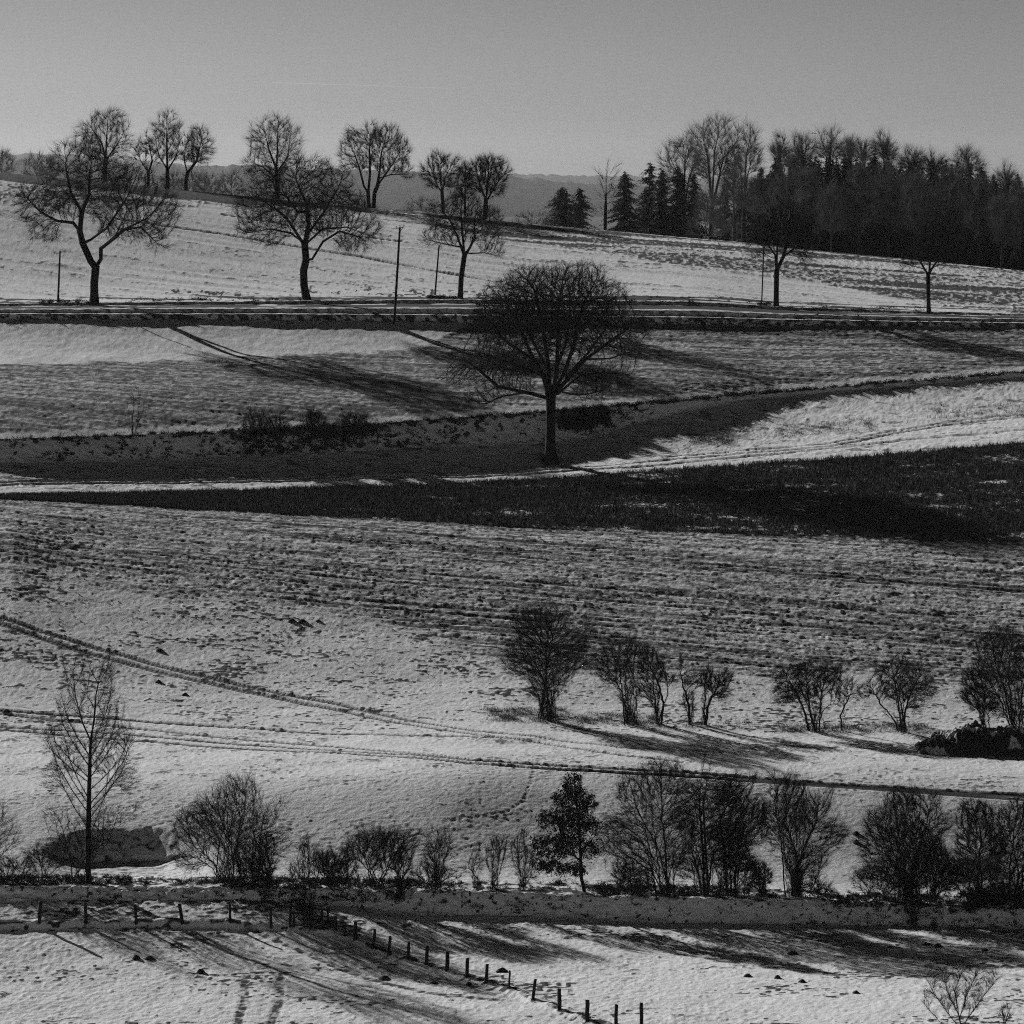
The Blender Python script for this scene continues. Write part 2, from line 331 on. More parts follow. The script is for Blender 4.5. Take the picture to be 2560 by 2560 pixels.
def ground_mat(name, snow=.82, soilc=.045, fine=.35):
    m = bpy.data.materials.new(name); m.use_nodes = True; nt = m.node_tree; N = nt.nodes; Lk = nt.links; b = N['Principled BSDF']
    b.inputs['Roughness'].default_value = .85; b.inputs['Specular IOR Level'].default_value = .15
    a = N.new('ShaderNodeAttribute'); a.attribute_name = 'soil'
    g = N.new('ShaderNodeNewGeometry'); n = N.new('ShaderNodeTexNoise'); n.inputs['Scale'].default_value = 5.5; n.inputs['Detail'].default_value = 5; n.inputs['Roughness'].default_value = .65
    Lk.new(g.outputs['Position'], n.inputs['Vector'])
    ma = N.new('ShaderNodeMath'); ma.operation = 'MULTIPLY_ADD'; ma.inputs[1].default_value = fine * 2; Lk.new(n.outputs[0], ma.inputs[0]); Lk.new(a.outputs['Fac'], ma.inputs[2])
    mr = N.new('ShaderNodeMapRange'); mr.interpolation_type = 'SMOOTHSTEP'; mr.inputs[1].default_value = fine + .16; mr.inputs[2].default_value = fine + .66; Lk.new(ma.outputs[0], mr.inputs[0])
    n2 = N.new('ShaderNodeTexNoise'); n2.inputs['Scale'].default_value = .5; n2.inputs['Detail'].default_value = 3; Lk.new(g.outputs['Position'], n2.inputs['Vector'])
    ms = N.new('ShaderNodeMapRange'); ms.inputs[1].default_value = .3; ms.inputs[2].default_value = .7; ms.inputs[3].default_value = snow * .86; ms.inputs[4].default_value = snow; Lk.new(n2.outputs[0], ms.inputs[0])
    mx = N.new('ShaderNodeMix'); mx.data_type = 'FLOAT'; Lk.new(mr.outputs[0], mx.inputs[0]); Lk.new(ms.outputs[0], mx.inputs[2]); mx.inputs[3].default_value = soilc
    Lk.new(mx.outputs[0], b.inputs['Base Color'])
    bp = N.new('ShaderNodeBump'); bp.inputs['Strength'].default_value = .7; bp.inputs['Distance'].default_value = .07; Lk.new(n.outputs[0], bp.inputs['Height']); Lk.new(bp.outputs[0], b.inputs['Normal'])
    return m
MG = ground_mat('snow_over_soil'); MGF = ground_mat('snow_in_grass_field', soilc=.02)
MR = ground_mat('dark_asphalt', soilc=.035)  # road asphalt slightly darker than the field soil
k = 0
while k < K - 1:
    k2 = k
    while k2 + 1 < K - 1 and names_[k2 + 1] == names_[k]: k2 += 1
    a0 = bands[k][0]; a1 = bands[k2][1] + 1 if k2 < K - 2 else NR
    a1 = min(a1, NR)
    nr = a1 - a0
    V = np.stack([XG[a0:a1], DG_[a0:a1], ZT[a0:a1]], -1).reshape(-1, 3)
    ii = (np.arange(nr - 1)[:, None] * J + np.arange(J - 1)[None]).ravel()
    Q = np.stack([ii, ii + 1, ii + J + 1, ii + J], 1)
    nm = names_[k]
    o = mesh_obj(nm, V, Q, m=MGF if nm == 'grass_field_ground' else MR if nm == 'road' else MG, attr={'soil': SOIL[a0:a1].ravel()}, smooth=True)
    tag(o, kind='structure')
    k = k2 + 1
FROW = EYE - (ZT - CAMZ) / np.where(np.abs(DG_) < 1, 1, DG_) * F
def zat(X, D):
    px_ = X / D * F + 1280; j = int(np.clip(round((px_ + 60) / 2680 * (NIN - 1)), 0, NIN - 1)) + OFF
    return float(np.interp(D, DG_[:, j], ZT[:, j]))
def hit(x, y):
    """pixel -> point on the real surface"""
    j = int(np.clip(round((x + 60) / 2680 * (NIN - 1)), 0, NIN - 1)) + OFF
    k0, k1 = bands[5][0], bands[22][1]
    c = FROW[k0:k1, j]; k = int(np.argmax(c <= y)) + k0
    D = float(DG_[k, j]) if c.min() <= y else float(DG_[k1, j])
    return (x - 1280) / F * D, D, float(ZT[k, j])

# ------------------------------------------------------------------ far hills
def far_hill(name, D, pts, seed, thick, bump, c, label_y=-63):
    xs = np.linspace(-700, 3300, 700); p = I_(pts); top = np.interp(xs, p[:, 0], p[:, 1])
    X = (xs - 1280) / F * D
    Zs = -(top - EYE) / F * D + CAMZ
    top = top - bump * F / D * (fbm(X / 22, X * 0, seed, 3) - .4)
    Zt = -(top - EYE) / F * D + CAMZ
    rows = [(-thick * (1 - q_) * 1.2, math.sin(q_ * math.pi / 2) ** .8) for q_ in np.linspace(0, 1, 26)] + [(thick * .5, .8), (thick * 1.5, 0.0)]
    V = []
    for dy, f in rows:
        zb = CAMZ + label_y
        V.append(np.stack([X, np.full_like(X, D) + dy, zb + (Zs - zb) * f + (Zt - Zs) * f ** 12 + 4 * (fbm(X / 25, X * 0 + dy / 30, seed + 1) - .5) * (0 < f < 1)], -1))
    V = np.array(V).reshape(-1, 3); n = len(xs)
    ii = (np.arange(len(rows) - 1)[:, None] * n + np.arange(n - 1)[None]).ravel()
    return tag(mesh_obj(name, V, np.stack([ii, ii + 1, ii + n + 1, ii + n], 1), m=mat(name + '_woods', c, noise=.3, nscale=.02)), kind='structure')
far_hill('hills', 12500, [(-700, 405), (0, 403), (150, 402), (330, 416), (480, 417), (620, 414), (700, 420), (800, 424), (1040, 431), (1280, 446), (1480, 458), (1660, 470), (1800, 480), (2600, 520), (3300, 520)], 90, 500, 16, .05)
far_hill('distant_hills', 22000, [(-700, 382), (0, 384), (130, 388), (330, 402), (600, 425), (3300, 470)], 95, 800, 26, .05)

# ------------------------------------------------------------------ the winter haze
hz = mat('haze_air', .8); nt = hz.node_tree; nt.nodes.remove(nt.nodes['Principled BSDF'])
pv = nt.nodes.new('ShaderNodeVolumePrincipled'); pv.inputs['Color'].default_value = (.85, .85, .85, 1); pv.inputs['Density'].default_value = 1.6e-5; pv.inputs['Anisotropy'].default_value = .35
nt.links.new(pv.outputs[0], nt.nodes['Material Output'].inputs['Volume'])
hv = [(x, y, z) for z in (-8, 320) for y in (-200, 24500) for x in (-9000, 9000)]
ho = mesh_obj('haze', hv, [(0, 2, 3, 1), (4, 5, 7, 6), (0, 1, 5, 4), (2, 6, 7, 3), (0, 4, 6, 2), (1, 3, 7, 5)], m=hz)
tag(ho, kind='stuff')

# ------------------------------------------------------------------ bare trees by space colonisation
BARK = mat('dark_bark', .012, noise=.35, nscale=2.5); TWIG = mat('bare_twigs', .012)
BARK2 = mat('grey_bark', .05, noise=.35, nscale=2.5); TWIG2 = mat('hazed_grey_twigs', .15)  # far twigs lightened, so their colour carries the distance haze
LIT_TWIG = mat('lit_pale_twigs', .13); NEEDLE = mat('dark_needles', .10, noise=.4, nscale=1.2); LEAF = mat('withered_leaves', .010, noise=.4, nscale=3)  # the pale twig tone has sunlight put into its colour
WOOD = mat('weathered_wood', .018, noise=.4, nscale=5); GRASS = mat('rank_grass', .085, noise=.5, nscale=2)
SCRUB = mat('bramble_stems', .010); CLOD = None

def frustums(P0, P1, r0, r1, ns):
    d = P1 - P0; ln = np.linalg.norm(d, axis=1, keepdims=True) + 1e-9; d = d / ln
    ref = np.where(np.abs(d[:, 2:3]) > .95, np.array([[1., 0, 0]]), np.array([[0., 0, 1.]]))
    u = np.cross(d, ref); u /= np.linalg.norm(u, axis=1, keepdims=True) + 1e-9; v = np.cross(d, u)
    a = np.arange(ns) / ns * 2 * np.pi
    c = np.cos(a)[None, :, None] * u[:, None] + np.sin(a)[None, :, None] * v[:, None]
    V = np.concatenate([P0[:, None] + c * r0[:, None, None], P1[:, None] + c * r1[:, None, None]], 1).reshape(-1, 3)
    b = np.arange(len(P0))[:, None] * (2 * ns); i = np.arange(ns)[None]; j = (i + 1) % ns
    Q = np.stack([b + i, b + j, b + ns + j, b + ns + i], -1).reshape(-1, 4)
    return V, Q
def join(parts):
    Vs = []; Qs = []; o = 0
    for V, Q in parts:
        if len(V) == 0: continue
        Vs.append(V); Qs.append(Q + o); o += len(V)
    return np.concatenate(Vs), np.concatenate(Qs)
TAIL = [.22]
def twigs(P, Dn, n, length, r, g, up=.24, spread=.5):
    length = length * 1.35
    if len(P) == 0: return np.zeros((0, 3)), np.zeros((0, 4), int)
    i = g.integers(0, len(P), n); P0 = P[i]; d = Dn[i] + g.normal(0, spread, (n, 3)) * .7 + np.array([0, 0, up])
    d /= np.linalg.norm(d, axis=1, keepdims=True) + 1e-9
    l = length * np.clip(np.exp(g.normal(-.2, TAIL[0], (n, 1))), .2, 3)
    P1 = P0 + d * l * .5
    d2 = d + g.normal(0, .28, (n, 3)) + np.array([0, 0, up * .6]); d2 /= np.linalg.norm(d2, axis=1, keepdims=True)
    P2 = P1 + d2 * l * .5
    rr = np.full(n, r)
    return join([frustums(P0, P1, rr, rr * .75, 3), frustums(P1, P2, rr * .75, rr * .25, 3)])
MOM = .85
def colonise(seeds, A, step, g, trop=(0, 0, .12), jit=.18, dk=2.0, iters=400, infl=1e9):
    dk = dk * .62
    pos = []; par = []
    for poly in seeds:
        poly = np.array(poly, float); prev = -1
        pts = [poly[0]]
        for a, b in zip(poly[:-1], poly[1:]):
            n = max(1, int(round(np.linalg.norm(b - a) / step)))
            for t in range(1, n + 1): pts.append(a + (b - a) * t / n)
        if len(pos):        # attach to nearest existing node
            dd = np.linalg.norm(np.array(pos) - pts[0], axis=1); prev = int(dd.argmin()); pts = pts[1:] if dd.min() < step * .9 else pts
        for q in pts:
            pos.append(q); par.append(prev); prev = len(pos) - 1
    pos = np.array(pos); par = list(par); trop = np.array(trop)
    A = A.copy(); nd = np.full(len(A), 1e18); ni = np.zeros(len(A), int); new = np.arange(len(pos))
    cap = len(pos) + 60000; buf = np.zeros((cap, 3)); buf[:len(pos)] = pos; n = len(pos); cnt = np.zeros(cap, int); dr = np.zeros((cap, 3)); pa_ = np.array(par); dr[:n] = np.where(pa_[:, None] >= 0, pos - pos[np.maximum(pa_, 0)], [0, 0, 1.]); dr[:n] /= np.linalg.norm(dr[:n], axis=1, keepdims=True) + 1e-9
    for it in range(iters):
        for c0 in range(0, len(new), 400):
            nn = new[c0:c0 + 400]
            D = ((A[:, None, :] - buf[nn][None]) ** 2).sum(2); k = D.argmin(1); m = D[np.arange(len(A)), k]
            up = m < nd; nd[up] = m[up]; ni[up] = nn[k[up]]
        keep = nd > (dk * step) ** 2
        A = A[keep]; nd = nd[keep]; ni = ni[keep]
        if len(A) == 0: break
        act = nd < infl ** 2
        if not act.any(): break
        dv = A[act] - buf[ni[act]]; dv /= np.linalg.norm(dv, axis=1, keepdims=True) + 1e-9
        uq, inv_ = np.unique(ni[act], return_inverse=True)
        S = np.zeros((len(uq), 3)); np.add.at(S, inv_, dv)
        ok = cnt[uq] < 4; uq = uq[ok]; S = S[ok]
        if len(uq) == 0: break
        S /= np.linalg.norm(S, axis=1, keepdims=True) + 1e-9
        S += dr[uq] * MOM + trop + g.normal(0, jit, S.shape); S /= np.linalg.norm(S, axis=1, keepdims=True); dr[n:min(cap, n + len(uq))] = S[:cap - n]
        npz = buf[uq] + S * step; cnt[uq] += 1
        if n + len(uq) > cap: break
        buf[n:n + len(uq)] = npz; par.extend(uq.tolist()); new = np.arange(n, n + len(uq)); n += len(uq)
    return buf[:n], np.array(par)
def tree_mesh(pos, par, rbase, rtip, g, ntw, twl, twr, flare=0, thr=.05, stems=1):
    n = len(pos); lv = np.zeros(n)
    ch = np.bincount(par[par >= 0], minlength=n); lv[ch == 0] = 1
    depth = np.zeros(n, int); order = np.arange(n)
    for i in range(n - 1, -1, -1):
        if par[i] >= 0: lv[par[i]] += lv[i]
    mx = lv[par < 0].max(); ex = math.log(max(rbase / rtip, 1.5)) / math.log(max(mx, 2))
    r = rtip * lv ** ex
    r = np.minimum(r, rbase)
    nz = par >= 0; idx = np.nonzero(nz)[0]; pa = par[idx]
    # main child keeps the parent's radius at its start
    main = np.zeros(n, bool); best = {}
    o = idx[np.argsort(-lv[idx], kind='stable')]; seen = set()
    for i in o:
        p = par[i]
        if p not in seen: seen.add(p); main[i] = True
    r0 = np.where(main[idx], r[pa], np.minimum(r[pa], r[idx] * 1.25)); r1 = r[idx]
    P0 = pos[pa]; P1 = pos[idx]
    if flare:
        zb = pos[0, 2]
        f0 = 1 + flare * np.exp(-(P0[:, 2] - zb) / (rbase * 1.3)); f1 = 1 + flare * np.exp(-(P1[:, 2] - zb) / (rbase * 1.3))
        r0 = r0 * f0; r1 = r1 * f1
    big = r1 > thr; mid = (~big) & (r1 > thr * .4); sm = (~big) & (~mid)
    d = P1 - P0; dn = d / (np.linalg.norm(d, axis=1, keepdims=True) + 1e-9)
    ov = dn * (r1 * .5)[:, None]
    T = frustums(P0[big] - ov[big] * .3, P1[big] + ov[big], r0[big], r1[big], 8) if big.any() else None
    parts = []
    if mid.any(): parts.append(frustums(P0[mid], P1[mid] + ov[mid], r0[mid], r1[mid], 5))
    if sm.any(): parts.append(frustums(P0[sm], P1[sm], r0[sm], r1[sm], 3))
    tn = sm | mid
    parts.append(twigs(P1[tn], dn[tn], ntw, twl, twr, g))
    return T, join(parts)
def sample_blobs(blobs, n, g, shell=0.0):
    """blobs: (x, y, z, rx, ry, rz); density by volume"""
    B = np.array(blobs, float); vol = (B[:, 3] * B[:, 4] * B[:, 5]) ** .62; k = g.choice(len(B), n, p=vol / vol.sum())
    d = g.normal(0, 1, (n, 3)); d /= np.linalg.norm(d, axis=1, keepdims=True)
    rr = g.uniform(shell ** 3, 1, (n, 1)) ** (1 / 3)
    return B[k, :3] + d * rr * B[k, 3:]
FR = {'A': (0, 200, .5176), 'B': (800, 250, .4658), 'C': (1600, 250, .4969), 'D': (0, 750, .4658), 'E': (900, 600, .4658), 'G': (1660, 800, .4658),
      'a': (0, 1500, .44), 'b': (750, 1850, .4658), 'c': (1200, 1450, .3623), 'd': (1860, 1450, .3623), 'e': (1660, 1860, .4658), 'f': (0, 2050, .4141), 'g': (600, 2150, .2588), 'P': (0, 0, 1)}
def tp(fr, x, y): a = FR[fr]; return a[0] + x * a[2], a[1] + y * a[2]
def bare_tree(name, label, cat, group, fr, base, limbs, blobs, n, step, rb, ntw, twl, twr=.012, rt=.013, D=None, trop=.12, jit=.07, dk=2.0, flare=0, shell=0, bark=None, tw=None, seed=1, dep=.85, thr=.05, zoff=0, stems=0, stemspread=.5, infl=1e9, sink=.1):
    """a leafless tree whose trunk, limbs and crown follow the photograph's tree; sizes come out in metres at its distance"""
    g = np.random.default_rng(seed); bx, by = tp(fr, *base)
    if D is None: X, D, Z = hit(bx, by)
    else:
        X = (bx - 1280) / F * D; Z = zat(X, D)
    sc_ = D / F
    if group == HG: n = int(n * .9); ntw = int(ntw * 1.0); rt = .0085; twr = .0085; trop = max(trop, .2)
    if stems and len(blobs) > 1:      # ragged outline
        blobs = [(b[0] + g.normal(0, .12) * b[2], b[1] + g.normal(0, .10) * b[3], b[2] * g.uniform(.8, 1.12), b[3] * g.uniform(.8, 1.1)) for b in blobs] + [(b[0] + g.uniform(-1, 1) * b[2], b[1] - g.uniform(.5, 1.1) * b[3], b[2] * .28, b[3] * .4) for b in blobs[:4]]
    zb = CAMZ - (by - EYE) * sc_ if zoff == 'px' else Z
    def cv(x, y):
        q = tp(fr, x, y); return (q[0] - bx) * sc_, CAMZ - (q[1] - EYE) * sc_ - Z
    seeds = []
    for li, l in enumerate(limbs):
        pts = []; yy = 0
        for i, p in enumerate(l):
            a = cv(p[0], p[1]); y_ = p[2] if len(p) > 2 else 0
            pts.append((a[0], y_, a[1]))
        if li == 0: pts[0] = (pts[0][0], 0, -sink)
        seeds.append(pts)
    bl = []
    for b in blobs:
        c = cv(b[0], b[1]); rx = b[2] * FR[fr][2] * sc_; rz = b[3] * FR[fr][2] * sc_
        bl.append((c[0], b[4] if len(b) > 4 else 0, c[1], rx, max(rx * dep, .4), rz))
    A = sample_blobs(bl, n, g, shell); A = A[A[:, 2] > .25]
    if stems:
        S0 = []
        zt = np.percentile(A[:, 2], 92)
        for i in range(stems):
            t = A[g.integers(0, len(A))]; a0 = np.array([g.normal(0, stemspread * .3), g.normal(0, stemspread * .3), -sink])
            f = g.uniform(.35, .75); e_ = np.array([t[0], t[1], max(t[2], zt * .5)]); 
            m1 = a0 + (e_ - a0) * np.array([.22, .22, .35]) * f / .55; m2 = a0 + (e_ - a0) * np.array([.6, .6, .7]) * f / .7
            p1 = (m1 + g.normal(0, .05, 3)); S0.append([tuple(a0), tuple(p1), tuple(m2 + g.normal(0, .08, 3))])
        seeds = S0 + seeds
        pos_all, par_all = [], []
        # stems are separate roots
        sd = S0
        P_, Q_ = colonise_multi(sd + ([limbs_ for limbs_ in seeds[len(S0):]]), A, step, g, trop, jit, dk, infl)
    else:
        P_, Q_ = colonise(seeds, A, step, g, (0, 0, trop), jit, dk, infl=infl)
    TAIL[0] = .42 if stems else .22
    T, Cn = tree_mesh(P_, Q_, rb, rt, g, ntw, twl, twr, flare, thr)
    o = empty(name, (X, D, Z)); tag(o, label, cat, group)
    if T is not None: mesh_obj('trunk', T[0], T[1], m=bark or BARK, parent=o, smooth=True)
    mesh_obj('crown', Cn[0], Cn[1], m=tw or TWIG, parent=o)
    return o
def colonise_multi(seeds, A, step, g, trop, jit, dk, infl):
    """like colonise, but every seed keeps a root of its own (a many-stemmed bush)"""
    pos = [np.array([0, 0, -.35])]; par = [-1]
    for poly in seeds:
        prev = 0
        poly = [np.array(p, float) for p in poly]; pts = [poly[0]]
        for a, b in zip(poly[:-1], poly[1:]):
            m = max(1, int(round(np.linalg.norm(b - a) / step)))
            for t in range(1, m + 1): pts.append(a + (b - a) * t / m + g.normal(0, .03, 3))
        for q in pts: pos.append(q); par.append(prev); prev = len(pos) - 1
    n0 = len(pos); par0 = np.array(par)
    P, Q = colonise([[p] for p in [pos[0]]], A[:0], step, g)      # empty call keeps one code path simple
    return colonise_from(np.array(pos), par0, A, step, g, trop, jit, dk, infl)
def colonise_from(pos, par, A, step, g, trop, jit, dk, infl, iters=300):
    dk = dk * .62
    par = list(par); n = len(pos); cap = n + 40000; buf = np.zeros((cap, 3)); buf[:n] = pos; cnt = np.zeros(cap, int); dr = np.zeros((cap, 3)); pa_ = np.array(par); dr[:n] = np.where(pa_[:, None] >= 0, pos - pos[np.maximum(pa_, 0)], [0, 0, 1.]); dr[:n] /= np.linalg.norm(dr[:n], axis=1, keepdims=True) + 1e-9
    nd = np.full(len(A), 1e18); ni = np.zeros(len(A), int); new = np.arange(n)
    for it in range(iters):
        for c0 in range(0, len(new), 400):
            nn = new[c0:c0 + 400]; D = ((A[:, None, :] - buf[nn][None]) ** 2).sum(2); k = D.argmin(1); m = D[np.arange(len(A)), k]
            up = m < nd; nd[up] = m[up]; ni[up] = nn[k[up]]
        keep = nd > (dk * step) ** 2; A = A[keep]; nd = nd[keep]; ni = ni[keep]
        act = nd < infl ** 2
        if len(A) == 0 or not act.any(): break
        dv = A[act] - buf[ni[act]]; dv /= np.linalg.norm(dv, axis=1, keepdims=True) + 1e-9
        uq, inv_ = np.unique(ni[act], return_inverse=True); S = np.zeros((len(uq), 3)); np.add.at(S, inv_, dv)
        ok = cnt[uq] < 4; uq = uq[ok]; S = S[ok]
        if len(uq) == 0: break
        S /= np.linalg.norm(S, axis=1, keepdims=True) + 1e-9; S += dr[uq] * MOM + np.array([0, 0, trop]) + g.normal(0, jit, S.shape); S /= np.linalg.norm(S, axis=1, keepdims=True)
        if n + len(uq) > cap: break
        dr[n:n + len(uq)] = S
        buf[n:n + len(uq)] = buf[uq] + S * step; cnt[uq] += 1; par.extend(uq.tolist()); new = np.arange(n, n + len(uq)); n += len(uq)
    return buf[:n], np.array(par)

HG = 'bare trees on the ridge behind the upper field'
# ---- the five trees along the road
RG = 'bare trees along the country road'
bare_tree('roadside_tree', 'large bare tree with forked leaning trunk at the left end of the road', 'tree', RG, 'A', (455, 1078),
    [[(455, 1078), (455, 980), (462, 905)], [(462, 905), (438, 875), (400, 790), (385, 730), (395, 640), (430, 550), (432, 440)],
     [(462, 905), (487, 865), (487, 815), (540, 770, 1), (592, 725, 1), (700, 670, 2)], [(592, 725), (680, 710), (760, 790)], [(440, 770), (520, 715, -1.5), (600, 600, -2)],
     [(385, 730), (350, 690, 1), (270, 680, 1), (190, 640, 2), (120, 570, 2)], [(395, 640), (345, 540, -1), (320, 420, -1)], [(487, 815), (560, 760, -2), (620, 640, -3)]],
    [(330, 420, 95, 125), (430, 400, 80, 150, -1), (200, 610, 140, 105), (130, 560, 70, 60, 2), (330, 560, 160, 120, 1), (540, 580, 150, 150), (640, 490, 110, 95), (740, 640, 130, 140), (600, 720, 140, 50, 1), (760, 780, 55, 50), (220, 730, 90, 50), (480, 470, 150, 110, 2)],
    6500, .42, .46, 15000, 1.0, dk=2.1, trop=.04, seed=11, flare=.35)
bare_tree('roadside_tree', 'large wide bare tree with low side limb, second from left along the road', 'tree', RG, 'A', (1482, 1062),
    [[(1482, 1062), (1468, 990), (1466, 920), (1478, 870)], [(1478, 870), (1472, 800), (1452, 770), (1380, 660), (1290, 600, 2)], [(1478, 870), (1508, 865), (1560, 780), (1640, 730), (1740, 760)],
     [(1472, 800), (1490, 700), (1480, 600), (1430, 480)], [(1490, 740), (1560, 640, 2), (1620, 540, 2)], [(1480, 790), (1560, 720, -2), (1680, 710, -2), (1780, 750, -2)], [(1460, 780), (1400, 740, 2), (1300, 720, 2), (1190, 740, 3)], [(1440, 640), (1380, 560), (1320, 540, -2)]],
    [(1430, 500, 130, 130), (1520, 480, 120, 100), (1230, 620, 110, 110), (1200, 720, 75, 50), (1340, 600, 140, 130, 1), (1620, 620, 160, 120), (1760, 730, 90, 90), (1480, 640, 200, 130), (1690, 780, 100, 50), (1640, 500, 70, 60), (1320, 760, 80, 45)],
    6500, .42, .44, 15000, 1.0, dk=2.1, trop=.04, seed=12, flare=.3)
bare_tree('roadside_tree', 'slender bare tree with rounded crown, third from left along the road', 'tree', RG, 'B', (752, 1065),
    [[(752, 1065), (758, 950), (775, 835)], [(775, 835), (740, 740), (700, 650), (660, 600)], [(775, 835), (800, 800), (830, 740), (830, 640)], [(775, 835), (765, 720), (755, 600)], [(790, 825), (880, 820, 1), (960, 840, 1)], [(755, 790), (660, 770, -1), (580, 750, -1)]],
    [(760, 580, 110, 100), (700, 650, 120, 110), (850, 680, 120, 110), (620, 730, 80, 60), (920, 770, 80, 70), (760, 700, 150, 90), (960, 820, 40, 30)],
    3200, .40, .30, 5500, .9, dk=2.1, trop=.06, seed=13, flare=.3)
bare_tree('roadside_tree', 'bare tree right of a slim pole, fourth from left along the road before the forest', 'tree', RG, 'C', (685, 1038),
    [[(685, 1038), (686, 940), (687, 860)], [(687, 860), (680, 780), (640, 720), (590, 680)], [(687, 860), (720, 790), (740, 700), (750, 610)], [(687, 860), (690, 760), (690, 650)], [(720, 790), (800, 730, 1), (870, 710, 1)], [(675, 800), (620, 770, -1), (580, 790, -1)]],
    [(740, 590, 85, 80), (660, 650, 90, 80), (800, 650, 90, 80), (720, 700, 130, 90), (850, 710, 70, 60), (600, 700, 60, 50), (820, 780, 50, 40), (600, 780, 40, 25)],
    3400, .38, .30, 6500, .85, dk=2.1, trop=.06, seed=14, flare=.3)
bare_tree('roadside_tree', 'thin dark bare tree with small low crown, rightmost along the road', 'tree', RG, 'C', (1453, 1066),
    [[(1453, 1066), (1450, 960), (1449, 880)], [(1449, 880), (1420, 830), (1390, 780), (1370, 720)], [(1449, 880), (1480, 830), (1520, 780), (1540, 720)], [(1455, 870), (1462, 780), (1470, 690)], [(1480, 840), (1540, 820, 1)], [(1430, 850), (1350, 830, -1)]],
    [(1470, 690, 80, 75), (1400, 740, 80, 70), (1540, 740, 80, 70), (1470, 780, 120, 50), (1350, 830, 40, 20), (1560, 810, 40, 20)],
    2300, .38, .24, 4200, .8, dk=2.1, trop=.04, seed=15, flare=.3)
# ---- the oak
bare_tree('oak_tree', 'broad bare oak standing alone in the middle beside the snowy track', 'tree', None, 'E', (1022, 1196),
    [[(1022, 1196), (1022, 1060), (1024, 900), (1024, 850)], [(1010, 850), (925, 825), (850, 810), (740, 785), (640, 700), (560, 640)], [(880, 820), (760, 840, 1), (680, 880, 1)], [(1015, 840), (985, 730), (930, 640), (880, 520), (830, 420)],
     [(1020, 830), (1010, 660), (985, 500), (960, 380, 1), (940, 280, 1)], [(1035, 830), (1055, 700), (1060, 560), (1060, 420), (1075, 300)], [(1035, 830), (1100, 700), (1150, 560), (1170, 430), (1210, 320)],
     [(1040, 830), (1120, 740), (1210, 640), (1320, 560), (1430, 480)], [(1050, 835), (1180, 725), (1300, 710), (1420, 720)], [(1070, 810), (1130, 830, 1), (1220, 830, 1), (1300, 810, 1)], [(985, 730), (880, 680, -3), (760, 640, -3), (650, 600, -3)],
     [(930, 640), (800, 560, 2), (700, 470, 2)], [(1010, 700), (960, 600, -4), (900, 480, -5)], [(1050, 700), (1100, 580, 4), (1130, 430, 5)], [(1100, 740), (1220, 600, -4), (1330, 450, -4)], [(1210, 640), (1340, 640, 2), (1470, 600, 2)]],
    [(1060, 290, 330, 150), (900, 250, 140, 110), (1180, 230, 160, 110), (1330, 340, 120, 130), (780, 350, 160, 130), (1000, 440, 400, 210), (690, 480, 120, 110), (1400, 490, 160, 110), (1440, 590, 100, 60), (600, 680, 140, 90), (730, 770, 120, 45), (860, 780, 90, 50), (760, 700, 110, 70), (520, 720, 80, 60), (660, 850, 110, 50), (1300, 740, 180, 70), (1240, 820, 120, 40), (820, 680, 180, 80)],
    18000, .36, .50, 36000, .75, dk=1.75, trop=.05, seed=21, flare=1.1, twr=.011, rt=.017)
# ---- behind the ridge
HG = 'bare trees on the ridge behind the upper field'
bare_tree('ridge_tree', 'tall rounded bare tree on the ridge behind the leftmost roadside tree', 'tree', HG, 'A', (505, 480),
    [[(505, 500), (507, 430), (510, 380)], [(510, 380), (490, 300), (440, 230)], [(510, 380), (515, 290), (520, 200)], [(510, 390), (560, 320), (590, 270)]],
    [(520, 230, 100, 80), (570, 300, 70, 90), (440, 290, 70, 90), (500, 340, 110, 70), (400, 280, 40, 60)], 2800, .5, .34, 5500, 1.1, D=655, trop=.1, seed=31, twr=.014)
bare_tree('ridge_tree', 'thin small bare tree on the ridge leaning left of a tall pointed one', 'tree', HG, 'A', (716, 506),
    [[(716, 520), (717, 450), (700, 410)], [(717, 450), (680, 390), (660, 350)], [(717, 450), (735, 390), (720, 310)]],
    [(690, 340, 45, 60), (740, 380, 35, 50), (660, 370, 25, 40), (710, 280, 22, 30)], 700, .5, .2, 1300, .9, D=652, trop=.1, seed=32, twr=.013)
bare_tree('ridge_tree', 'tall pointed bare tree standing clear on the left part of the ridge', 'tree', HG, 'A', (810, 522),
    [[(810, 530), (808, 430), (806, 330), (806, 220)], [(807, 430), (770, 370), (750, 300)], [(807, 440), (850, 370), (870, 290)]],
    [(806, 210, 38, 60), (800, 290, 75, 70), (850, 270, 40, 60), (760, 320, 45, 60), (820, 370, 65, 45), (760, 240, 30, 35)], 2000, .5, .28, 3800, 1.0, D=650, trop=.1, seed=33, twr=.013)
bare_tree('ridge_tree', 'smaller bare tree leaning right on the ridge, beside the tall pointed one', 'tree', HG, 'A', (897, 527),
    [[(897, 535), (898, 480), (905, 450)], [(905, 450), (890, 390), (895, 330)], [(905, 450), (950, 390), (970, 300)]],
    [(960, 280, 45, 50), (985, 340, 40, 65), (920, 320, 45, 60), (940, 380, 65, 40), (895, 370, 25, 35)], 1900, .45, .26, 3800, .95, D=650, trop=.2, seed=34, twr=.013)
